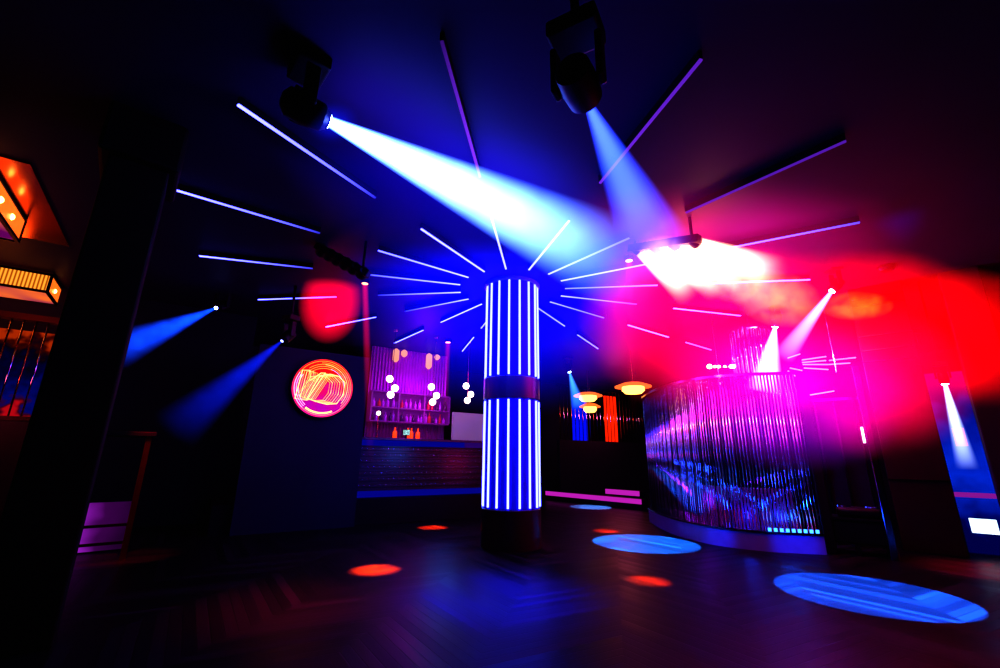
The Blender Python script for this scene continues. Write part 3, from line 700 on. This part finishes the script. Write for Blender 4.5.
# bar table at the left, behind the pillar
def fbox(bm, px0, px1, py, P0, az, z0, z1, dp, off=0.0, bevel=0):
    """box whose front face looks back along azimuth az, spanning two pixels at row py"""
    n = Vector((math.sin(az), math.cos(az), 0)); Q = P0 + n * off
    a = at_pl(px0, py, Q, az); c = at_pl(px1, py, Q, az)
    m = (a + c) / 2 + n * dp / 2; m.z = (z0 + z1) / 2
    bm_box(bm, m, ((c - a).length, dp, z1 - z0), Matrix.Rotation(-az, 3, 'Z'))
    return m
TP = at_y(120, 432, 5.6); TA = az_of(120)
tz = at_pl(150, 432, TP, TA).z
b = nb(); m_ = fbox(b, 86, 157, 434, TP, TA, tz - .06, tz, .5); bev(b, .01)
t = thing('bar_table', Vector((m_.x, m_.y, 0)), 'tall dark bar table with slim copper legs beside the pillar', 'table')
obj('tabletop', b, M['black_paint'], t)
M['red_edge'] = mat('copper_leg', (.5, .06, .03), .3, 1.0)
for x0, x1 in ((90, 96), (147, 153)):
    for off in (.03, .42):
        b = nb(); fbox(b, x0, x1, 434, TP, TA, 0, tz - .06, .05, off); obj('leg', b, M['red_edge'] if off < .1 else M['black_metal'], t)
for zz in (.18, .38):
    b = nb(); fbox(b, 94, 149, 434, TP, TA, zz, zz + .03, .03, .04); obj('foot_rail', b, M['black_metal'], t)

BZ = at_pl(90, 503, TP, TA).z
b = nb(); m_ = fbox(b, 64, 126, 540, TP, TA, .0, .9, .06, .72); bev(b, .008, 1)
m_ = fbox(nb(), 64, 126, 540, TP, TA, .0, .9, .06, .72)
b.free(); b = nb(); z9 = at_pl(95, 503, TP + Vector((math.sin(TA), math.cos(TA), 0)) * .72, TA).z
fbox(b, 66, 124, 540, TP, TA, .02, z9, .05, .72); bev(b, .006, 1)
M['violet_light'] = mixpanel('violet_light', [(0, (.02, .0, .03)), (.45, (.10, .005, .14)), (.7, (.5, .04, .75)), (1, (.35, .02, .5))], .55, 'X', -1.4, .5, 2.0, .3)  # violet light on the spot, put into the panel as a glow gradient
PN = tag(obj('violet_light_patch', b, M['violet_light'], None, loc=Vector((m_.x, m_.y, 0))), 'low violet light patch, painted as a glowing panel, behind the foot rails of the bar table', 'partition')

# ------------------------------------------------------------------ far right of the column: steps, distant booth, saucer lamps
M['step_m'] = glow('magenta_step_light', (.55, .03, .5), .75)
def lit_step(p0, p1, h, dp, label):
    t = thing('lit_step', (p0 + p1) / 2, label, 'step', 'magenta lit steps')
    n = Vector((0, 0, 1)).cross((p1 - p0).normalized())
    if n.y < 0: n = -n
    b = nb(); zb = p0.z; zt = p0.z + h; bm_bar(b, p0 + n * dp / 2 + Vector((0, 0, zt / 2 - zb)), p1 + n * dp / 2 + Vector((0, 0, zt / 2 - zb)), dp, zt); obj('tread', b, M['black_paint'], t)
    b = nb(); bm_bar(b, p0 - n * .01 + Vector((0, 0, h * .72)), p1 - n * .01 + Vector((0, 0, h * .72)), .02, h * .6); obj('edge_light', b, M['step_m'], t)
s0 = at_z(546, 498, .05); s1 = at_z(642, 508, .05)
lit_step(s0, s1, .20, .3, 'long dark step with a magenta glowing edge right of the column')
q0 = at_z(606, 497, .17); q1 = at_z(640, 500, .17)
s2, s3 = q0 + (q1 - q0) * 0, q1
lit_step(s2, s3, .22, .3, 'short magenta glowing step above the long one, left of the rod screen')

# distant rod booth (560-620, 395-440)
GV = 11.5
def gv(px, py): return at_v(px, py, GV)
g0, g1 = gv(560, 420).dot(U), gv(645, 420).dot(U)
gz0, gz1 = gv(590, 441).z, gv(590, 390).z
t = thing('rod_booth', uv((g0 + g1) / 2, GV, 0), 'distant booth front with hanging rods over blue and red lit backs', 'booth')
b = nb(); bm_ubox(b, g0 - .1, g1 + .1, GV - .06, GV + .06, 0, gz0); obj('lower_panel', b, M['wall'], t)
b = nb(); bm_ubox(b, g0 - .1, g1 + .1, GV - .06, GV + .06, gz1, gz1 + .08); obj('top_rail', b, M['dark_chrome'], t)
for i in range(26):
    u_ = g0 + (g1 - g0) * i / 25
    b = nb(); bm_tube(b, uv(u_, GV, gz0), uv(u_, GV, gz1), .014, seg=8); obj('rod', b, M['chrome'] if i % 3 else M['brass'], t, True)
for x0, x1, colr, s, lb in ((572, 586, (.0, .01, 1.0), .75, 'blue lit panel'), (604, 616, (1, .03, .0), 1.0, 'red lit panel')):
    b = nb(); a, c = at_v(x0, 400, GV + .12).dot(U), at_v(x1, 400, GV + .12).dot(U)
    bm_ubox(b, a, c, GV + .1, GV + .14, gz0, gz1 - .12); tag(obj('back_panel', b, mixpanel('panel_' + lb.split()[0], [(0, tuple(x * .5 for x in colr)), (1, colr)], s, 'Z', .8, 0), t), lb)
M['saucer'] = glow('saucer_amber', (1, .45, .10), 3.0); M['saucer_dim'] = glow('saucer_rim', (1, .16, .03), 1.2)
def saucer(P, r, label):
    t = thing('saucer_pendant', Vector((P.x, P.y, CEIL)), label, 'pendant lamp', 'amber saucer pendants')
    b = nb(); bm_tube(b, Vector((P.x, P.y, CEIL)), P, .012); obj('stem', b, M['brass'], t)
    b = nb(); bm_lathe(b, P, [(r * .55, .10), (r, .02), (r, -.01), (r * .6, .0)], 36); obj('upper_disc', b, M['saucer_dim'], t, 'auto')
    b = nb(); bm_lathe(b, P, [(r * .6, 0), (r * .62, -.10), (r * .58, -.11)], 36); obj('lit_drum', b, M['saucer'], t, 'auto')
    b = nb(); bm_lathe(b, P, [(r * .58, -.11), (r * .45, -.17), (r * .2, -.18)], 36); obj('lower_disc', b, M['saucer'], t, 'auto')
saucer(at_y(633, 387, 11.5), .47, 'glowing amber saucer pendant left of the tall rod screen')
saucer(at_y(588, 396, 14.3), .46, 'smaller amber saucer pendant above the distant rod booth')
saucer(at_y(590, 407, 14.4), .34, 'lowest and smallest amber saucer pendant in front of the distant rod booth')

# ------------------------------------------------------------------ curved rod screen
SP = [Vector((4.54, 6.66, 0)), Vector((3.84, 6.84, 0)), Vector((3.32, 7.26, 0)), Vector((3.09, 7.98, 0)), Vector((3.07, 8.8, 0)), Vector((3.16, 9.7, 0))]
def catmull(P, n):
    out = []
    Q = [P[0] * 2 - P[1]] + P + [P[-1] * 2 - P[-2]]
    for i in range(1, len(Q) - 2):
        for k in range(n):
            t_ = k / n; a, b_, c, d_ = Q[i - 1], Q[i], Q[i + 1], Q[i + 2]
            out.append(.5 * ((2 * b_) + (c - a) * t_ + (2 * a - 5 * b_ + 4 * c - d_) * t_ ** 2 + (3 * b_ - a - 3 * c + d_) * t_ ** 3))
    return out + [P[-1]]
PATH = catmull(SP, 24)
LEN = [0]
for a, c in zip(PATH, PATH[1:]): LEN.append(LEN[-1] + (c - a).length)
def along(s):
    for i in range(len(LEN) - 1):
        if LEN[i + 1] >= s:
            return PATH[i].lerp(PATH[i + 1], (s - LEN[i]) / max(1e-6, LEN[i + 1] - LEN[i]))
    return PATH[-1]
def ribbon(bm, pts, th, z0, z1):
    rows = []
    for i, p in enumerate(pts):
        a = pts[max(0, i - 1)]; c = pts[min(len(pts) - 1, i + 1)]; n = Vector((0, 0, 1)).cross((c - a).normalized()) * th / 2
        rows.append([bm.verts.new(p + n + Vector((0, 0, z0))), bm.verts.new(p - n + Vector((0, 0, z0))), bm.verts.new(p - n + Vector((0, 0, z1))), bm.verts.new(p + n + Vector((0, 0, z1)))])
    for a, c in zip(rows, rows[1:]):
        for j in range(4): bm.faces.new((a[j], a[(j + 1) % 4], c[(j + 1) % 4], c[j]))
    bm.faces.new(rows[0]); bm.faces.new(rows[-1][::-1])
t = thing('rod_screen', PATH[40], 'tall curved screen of closely hung shiny rods on a low blue-lit plinth', 'screen')
RZ0, RZ1 = .27, 2.52
b = nb(); ribbon(b, PATH, .10, 0, RZ0 - .02); obj('plinth', b, mat('plinth_satin', (.16, .12, .3), .45), t, 'auto')
b = nb(); ribbon(b, PATH, .14, RZ0 - .02, RZ0); obj('bottom_rail', b, M['dark_chrome'], t, 'auto')
b = nb(); ribbon(b, PATH, .06, RZ1, RZ1 + .04); obj('top_rail', b, M['dark_chrome'], t, 'auto')
M['rod_s'] = mat('rod_chrome', (.85, .8, .9), .16, 1.0, .05)
nrod = 84
for i in range(nrod):
    p = along(LEN[-1] * (i + .5) / nrod)
    b = nb(); bm_tube(b, p + Vector((0, 0, RZ0)), p + Vector((0, 0, RZ1)), random.choice((.009, .012, .015)), seg=8); obj('rod', b, M['rod_s'] if i % 4 else M['dark_chrome'], t, True)
    # small clear collars that catch the light
M['foot_led'] = glow('foot_led', (.05, .28, 1.0), 3.0)
t = bpy.data.objects['rod_screen']
for i in range(9):
    p = along(.10 + i * .075)
    b = nb(); bm_box(b, p + Vector((0, 0, RZ0 + .022)) + Vector((.02, -.05, 0)), (.038, .02, .044)); tag(obj('foot_light', b, M['foot_led'], t), 'small blue-white light at the foot of the rods')
# curved banquette inside the screen
inner = [p + (Vector((5.0, 8.9, 0)) - p).normalized() * .45 for p in PATH[6:]]
t = thing('curved_banquette', inner[40], 'curved tufted banquette behind the rod screen', 'sofa')
M['velvet'] = mat('plum_velvet', (.16, .02, .12), .8, 0, .3, 9)
b = nb(); ribbon(b, [p + (Vector((5.0, 8.9, 0)) - p).normalized() * .25 for p in inner], .55, .02, .45); obj('seat', b, M['velvet'], t, 'auto')
b = nb(); ribbon(b, inner, .12, .45, .82); obj('backrest', b, M['velvet'], t, 'auto')

# ------------------------------------------------------------------ right side: entrance posts, cabinet, pier, slit
def post(px0, px1, py, P0, az, label, m=None, ztop=None, dp=.18):
    b = nb(); fbox(b, px0, px1, py, P0, az, 0, ztop or CEIL, dp); bev(b, .01, 1)
    return tag(obj('post', b, m or M['black_paint'], None), label, 'post')
CA = D(36); CP = at_z(822, 553, 0)
post(812, 823, 470, CP, CA, 'dark upright post closing the right end of the rod screen', ztop=2.5)
post(873, 881, 470, CP, CA, 'slim upright post right of the dark cabinet', ztop=2.6, m=M['dark_chrome'])
CB = at_z(856, 556, 0)
cz = at_pl(850, 520, CB, CA).z
b = nb(); m_ = fbox(b, 822, 892, 540, CB, CA, .15, cz, .45); bev(b, .01)
t = thing('dark_cabinet', Vector((m_.x, m_.y, 0)), 'low black cabinet between the posts right of the rod screen', 'cabinet')
obj('body', b, M['black_paint'], t)
b = nb(); fbox(b, 820, 894, 540, CB, CA, cz, cz + .024, .5, -.03); obj('top', b, M['black_metal'], t)
for x0, x1 in ((822, 827), (854, 859), (887, 892)):
    b = nb(); fbox(b, x0, x1, 540, CB, CA, 0, .15, .42, .01); obj('foot', b, M['black_metal'], t)
for x0, x1 in ((824, 856), (858, 890)):
    b = nb(); fbox(b, x0, x1, 540, CB, CA, .17, cz - .03, .012, -.012); obj('door', b, M['black_metal'], t)
b = nb(); m_ = fbox(b, 836, 882, 510, CB, CA, cz + .024, cz + .16, .32, .05); bev(b, .05, 3)
t = thing('dj_controller', Vector((m_.x, m_.y, cz + .024)), 'black rounded bulky equipment lying on the dark cabinet', 'equipment')
obj('case', b, M['black_metal'], t, 'auto')
for sx in (-.16, .16):
    b = nb(); bm_lathe(b, Vector((m_.x + sx * math.cos(CA), m_.y - sx * math.sin(CA), cz + .158)), [(.09, 0), (.085, .02), (.02, .022)], 24); obj('jog_wheel', b, M['dark_chrome'], t, 'auto')
# mirrored booth wall behind the cabinet
b = nb(); m_ = fbox(b, 826, 868, 470, CP, CA, 0, 2.2, .04, 1.0)
t = thing('booth_window', Vector((m_.x, m_.y, 0)), 'tall dark glass panel with a bright slotted lamp behind the cabinet', 'glass panel')
obj('pane', b, mat('smoked_glass', (.04, .015, .05), .12, .3), t)
b = nb(); fbox(b, 824, 872, 470, CP, CA, 2.2, 2.25, .08, .98); obj('top_rail', b, M['chrome'], t)
for px in (826, 846, 868):
    b = nb(); fbox(b, px - 1, px + 1, 470, CP, CA, 0, 2.2, .05, .96); obj('mullion', b, M['dark_chrome'], t)
for i in range(3):
    b = nb(); px = 861.5 + i * 3; Q = at_pl(px, 427, CP + Vector((math.sin(CA), math.cos(CA), 0)) * .94, CA); Q2 = at_pl(px + 2, 443, CP + Vector((math.sin(CA), math.cos(CA), 0)) * .94, CA)
    bm_tube(b, Vector((Q.x, Q.y, Q.z)), Vector((Q.x, Q.y, Q2.z)), .016, seg=8); obj('lamp_tube', b, glow('white_slot', (1, .7, .95), 2.5), t)

# tube chandelier of horizontal chrome tubes
t = None
M['pink_tube'] = glow('pink_tube_shine', (1, .35, 1), 1.3)  # magenta shine of the chrome tubes put in as emission
TY = 7.4
c0 = at_y(815, 366, TY)
t = thing('tube_chandelier', Vector((c0.x + .3, TY, CEIL)), 'chandelier of thin horizontal glass tubes above the entrance posts', 'chandelier')
b = nb(); bm_tube(b, Vector((c0.x + .35, TY, CEIL)), Vector((c0.x + .35, TY, at_y(826, 372, TY).z)), .012); obj('stem', b, M['chrome'], t)
for x0, y0, x1, y1 in ((802, 360, 826, 356.5), (802, 362.5, 826, 360.5), (803, 364.5, 828, 364.5), (804, 368, 828, 369.5), (829, 360.5, 856, 357.5), (829, 364.5, 850, 363), (788, 358, 800, 354), (790, 368, 802, 370.5), (810, 395, 834, 391), (818, 413, 842, 409), (788, 371, 795, 376)):
    b = nb(); bm_tube(b, at_y(x0, y0, TY + random.uniform(-.15, .15)), at_y(x1, y1, TY + random.uniform(-.15, .15)), .010); obj('tube', b, M['pink_tube'], t, True)
# hanging fringe drum round the white beam
FY = 8.3
f0, f1 = at_y(742, 350, FY), at_y(781, 350, FY); fz1 = at_y(760, 329, FY).z; fz0 = at_y(760, 378, FY).z
fc = Vector(((f0.x + f1.x) / 2, FY + .3, 0)); fr_ = (f1 - f0).length / 2
t = thing('fringe_drum', Vector((fc.x, fc.y, CEIL)), 'round drum of hanging glass rods lit magenta behind the rod screen', 'chandelier')
b = nb(); bm_lathe(b, Vector((fc.x, fc.y, fz1)), [(fr_, 0), (fr_ + .02, .02), (fr_ + .02, .05), (fr_, .06)], 32); obj('ring', b, M['chrome'], t, 'auto')
b = nb(); bm_tube(b, Vector((fc.x, fc.y, fz1 + .03)), Vector((fc.x, fc.y, CEIL)), .015); bm_bar(b, Vector((fc.x - fr_, fc.y, fz1 + .03)), Vector((fc.x + fr_, fc.y, fz1 + .03)), .02, .02); obj('hanger', b, M['chrome'], t)
for i in range(26):
    a_ = 2 * PI * i / 26
    p = Vector((fc.x + fr_ * math.cos(a_), fc.y + fr_ * math.sin(a_), 0))
    b = nb(); bm_tube(b, p + Vector((0, 0, fz1)), p + Vector((0, 0, fz0 - random.uniform(0, .12))), .016, seg=8); obj('rod', b, M['rod_s'], t, True)
# small bulb chandelier
BY = 8.0
bc = at_y(718, 370, BY)
t = thing('bulb_chandelier', Vector((bc.x, bc.y, CEIL)), 'small chandelier with a row of round warm bulbs above the rod screen', 'chandelier')
b = nb(); bm_tube(b, Vector((bc.x, bc.y, CEIL)), bc + Vector((0, 0, -.22)), .01); bm_lathe(b, bc + Vector((0, 0, -.24)), [(.02, -.04), (.06, 0), (.02, .1)], 12)
obj('stem', b, M['brass'], t)
b = nb(); bm_tube(b, at_y(706, 367, BY), at_y(736, 367, BY), .01); obj('crossbar', b, M['brass'], t)
for px, r in ((709.5, .045), (715, .025), (719, .025), (725, .022), (731, .035), (734, .03)):
    b = nb(); bm_sphere(b, at_y(px, 366.5, BY - .05), r, 14, 8); obj('bulb', b, M['bulb'], t, True)

# pier with shiny trims and slit doorway at the far right
RA = D(42); RP = at_z(912, 552, 0); RN = Vector((math.sin(RA), math.cos(RA), 0))
b = nb(); m_ = fbox(b, 886, 948, 470, RP, RA, 0, CEIL, .3); bev(b, .01, 1)
t = thing('dark_pier', Vector((m_.x, m_.y, 0)), 'wide dark pier with shiny horizontal trims left of the lit slit', 'pier')
obj('body', b, mat('pier_lacquer', (.03, .005, .012), .3, .1), t)
for py in (290, 299, 331, 346, 358, 481):
    z = at_pl(915, py, RP, RA).z
    if z < CEIL - .05:
        b = nb(); fbox(b, 886, 948, 470, RP, RA, z, z + .02, .03, -.03); obj('trim', b, M['dark_chrome'], t)
b = nb(); m_ = fbox(b, 992, 1040, 470, RP, RA, 0, CEIL, .3); bev(b, .01, 1)
tag(obj('post', b, M['wall'], None), 'dark upright post at the right edge beyond the lit slit', 'post')
NQ = RP + RN * .55
b = nb(); m_ = fbox(b, 940, 1010, 470, RP, RA, 0, 2.6, .04, .57)
t = thing('lit_niche', Vector((m_.x, m_.y, 0)), 'narrow niche, blue light painted in as glow, between the dark pier and the right edge post', 'niche')
M['niche'] = mixpanel('niche_blue_glow', [(0, (.0, .0, .12)), (.45, (.0, .05, .8)), (.8, (.0, .02, .45)), (1, (.0, .0, .2))], .6, 'Z', .5, -.1)  # blue reflected light put into the panel as a glow gradient
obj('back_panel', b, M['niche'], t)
zz = at_pl(972, 497, NQ, RA).z
b = nb(); fbox(b, 945, 1005, 497, RP, RA, zz, zz + .06, .2, .37); obj('shelf', b, glow('violet_band_glow', (.45, .03, .5), .5), t)  # violet band of reflected light made as a glowing shelf
wz1, wz0 = at_pl(985, 519, NQ, RA).z, at_pl(985, 533, NQ, RA).z
b = nb(); fbox(b, 971, 998, 526, RP, RA, wz0, wz1, .1, .44); tag(obj('light_box', b, glow('white_box_light', (.7, .85, 1), 1.3), t), 'white glowing box at the foot of the niche')
z1_, z0_ = at_pl(960, 428, NQ, RA).z, at_pl(960, 446, NQ, RA).z
b = nb(); fbox(b, 954, 966, 437, RP, RA, z0_, z1_, .02, .53); tag(obj('pink_reflection', b, glow('pink_reflection', (1, .03, .3), .7), t), 'pink reflection built as a glowing pane')
A7 = at_pl(945, 384, RP + RN * .28, RA); B7 = at_pl(968, 470, RP + RN * .36, RA)
moving_head(A7, B7, .14, 'spotlight with a short white beam shining down inside the lit niche', .03, .14, (.4, .5, 1.0), 3.0, 'white beam', lensr=.04, fade=1.0, namt=.2)
# small dark fixture under the ceiling on the right
P = at_y(885, 262, 6.0)
t = thing('ceiling_can_light', Vector((P.x, P.y, CEIL)), 'small unlit black can light under the ceiling at the upper right', 'spotlight')
b = nb(); bm_tube(b, Vector((P.x, P.y, P.z + .1)), Vector((P.x, P.y, CEIL)), .02); obj('stem', b, M['black_metal'], t)
b = nb(); bm_lathe(b, P, [(.08, -.14), (.11, -.1), (.11, .12), (.05, .16)], 20); obj('can', b, M['black_metal'], t, 'auto')

# ------------------------------------------------------------------ lamps: spots for the floor pools, and unseen washes added for colour
BLUE = (.02, .09, 1.0)
def pool(px, py, wpx, e, colr, blend):
    c = at_z(px, py, 0); d = (c - CAMP).dot(_f); r = wpx / 2 * d / F
    lamp('pool_spot', 'SPOT', Vector((c.x, c.y, CEIL - .02)), e, colr, Vector((c.x, c.y, 0)), 2 * math.atan(r / (CEIL - .02)), blend, .01)
pool(868.5, 593.5, 165, 40000, (.005, .15, 1.0), .06)
pool(645, 543, 104, 48000, (.01, .25, 1.0), .06)
pool(590.5, 507, 42, 28000, (.10, .40, 1.0), .10)
pool(375, 570, 56, 60000, (1, .06, .0), .9)
pool(648, 581, 50, 110000, (1, .045, .0), .9)
pool(433, 527.5, 34, 40000, (1, .05, .0), .9)
pool(606, 531, 30, 40000, (1, .04, .0), .9)
# unseen lamps added for a blue wash on ceiling and floor round the column
for a_ in (20, 110, 200, 290):
    d = Vector((math.cos(D(a_)), math.sin(D(a_)), 0))
    lamp('column_wash', 'POINT', COL + d * 1.0 + Vector((0, 0, 3.45)), 14, (.02, .02, 1.0), rad=.15)
lamp('blue_floor_wash', 'SPOT', Vector((0, 4.2, 3.8)), 9000, (.0, .01, 1.0), at_z(500, 595, 0), D(30), 1.0, .3)  # unseen spot added in place of the column's reflection in the floor
lamp('red_fill', 'POINT', at_y(700, 290, 6.0), 60, (1, .01, .05), rad=.3)  # unseen red fill point added beside the stage lamps
lamp('red_wash', 'POINT', at_y(880, 330, 6.8), 70, (1, .0, .02), rad=.4)
lamp('magenta_wash', 'POINT', at_y(770, 372, 7.6), 80, (.8, .02, 1.0), rad=.3)
lamp('rod_foot_blue', 'POINT', Vector((4.25, 6.98, .42)), 7, (.01, .1, 1.0), rad=.05)
lamp('rod_foot_blue', 'POINT', Vector((3.75, 7.18, .42)), 6, (.01, .06, 1.0), rad=.05)
lamp('rod_foot_violet', 'POINT', Vector((3.40, 7.75, .6)), 5, (.3, .02, 1.0), rad=.05)
lamp('booth_blue', 'POINT', Vector((4.3, 7.6, .9)), 22, (.02, .1, 1.0), rad=.1)
for s_, e_, w_ in ((.35, 420, 22), (1.35, 330, 16)):
    p_ = along(s_); lamp('plinth_blue', 'SPOT', p_ + Vector((-.7, -1.5, 1.5)), e_, (.0, .05, 1.0), p_ + Vector((0, 0, .08)), D(w_), 1.0, .05)
lamp('bar_front_blue', 'POINT', uv(bl + (br - bl) * .35, BV - 1.3, 1.3), 22, (.03, .2, 1.0), rad=.25)  # unseen, added with the red one below so the studs glint
lamp('bar_front_red', 'POINT', uv(bl + (br - bl) * .75, BV - 1.3, 1.1), 14, (1, .03, .2), rad=.25)
lamp('booth_warm', 'POINT', uv(g0 + (g1 - g0) * .4, GV - 1.0, 2.6), 40, (1, .2, .3), rad=.2)  # unseen warm fill added to put glints on the booth rods
lamp('bar_violet', 'POINT', uv((kl + kr) / 2, KV - .5, 3.2), 32, (.7, .03, 1.0), rad=.3)
lamp('bar_pink', 'POINT', uv((kl + kr) / 2 + .3, KV - .3, zs1 + .1), 5, (.9, .05, .8), rad=.2)
lamp('curtain_violet', 'POINT', uv((cl + cr_) / 2, KV + .1, 3.0), 14, (.35, .02, 1.0), rad=.3)
lamp('window_warm', 'POINT', N2 - U2 * .6 - Vector((0, 0, .6)), 8, (1, .2, .03), rad=.2)
lamp('window_rods', 'POINT', uv(u1 - .8, WV - .7, 2.0), 8, (1, .15, .3), rad=.15)  # unseen fill added for highlights along the rods
lamp('lantern_red', 'POINT', N1 + V2 * 1.5 - U2 * .8 - Vector((0, 0, .7)), 5, (1, .08, .02), rad=.2)
g_ = at_pl(150, 440, TP, TA); lamp('leg_red', 'SPOT', g_ + Vector((.35, -.45, 1.4)), 420, (1, .02, .01), Vector((g_.x, g_.y, .7)), D(26), .8, .03)
lamp('floor_red_glow', 'SPOT', Vector((-1.6, 4.6, 3.6)), 900, (1, .01, .02), at_z(290, 605, 0), D(30), 1.0, .3)  # unseen spot added in place of a red reflection on the floor
lamp('sign_wash', 'POINT', sc - V * .8, 2.5, (1, .1, .15), rad=.2)
lamp('sign_blue', 'SPOT', Vector((-1.5, 5.0, 3.6)), 40, (.03, .02, 1.0), uv((ul + ur) / 2, SV, 1.2), D(60), 1.0, .3)
lamp('right_red_floor', 'SPOT', at_y(985, 380, 5.6), 1600, (1, .02, .06), at_z(985, 570, 0), D(36), 1.0, .2)

w = bpy.data.worlds.new('world'); bpy.context.scene.world = w; w.use_nodes = True
w.node_tree.nodes['Background'].inputs[0].default_value = (.0004, .0003, .0012, 1); w.node_tree.nodes['Background'].inputs[1].default_value = 1
cy = bpy.context.scene.cycles
cy.max_bounces = 6; cy.volume_bounces = 0; cy.transparent_max_bounces = 8
cy.sample_clamp_indirect = 4
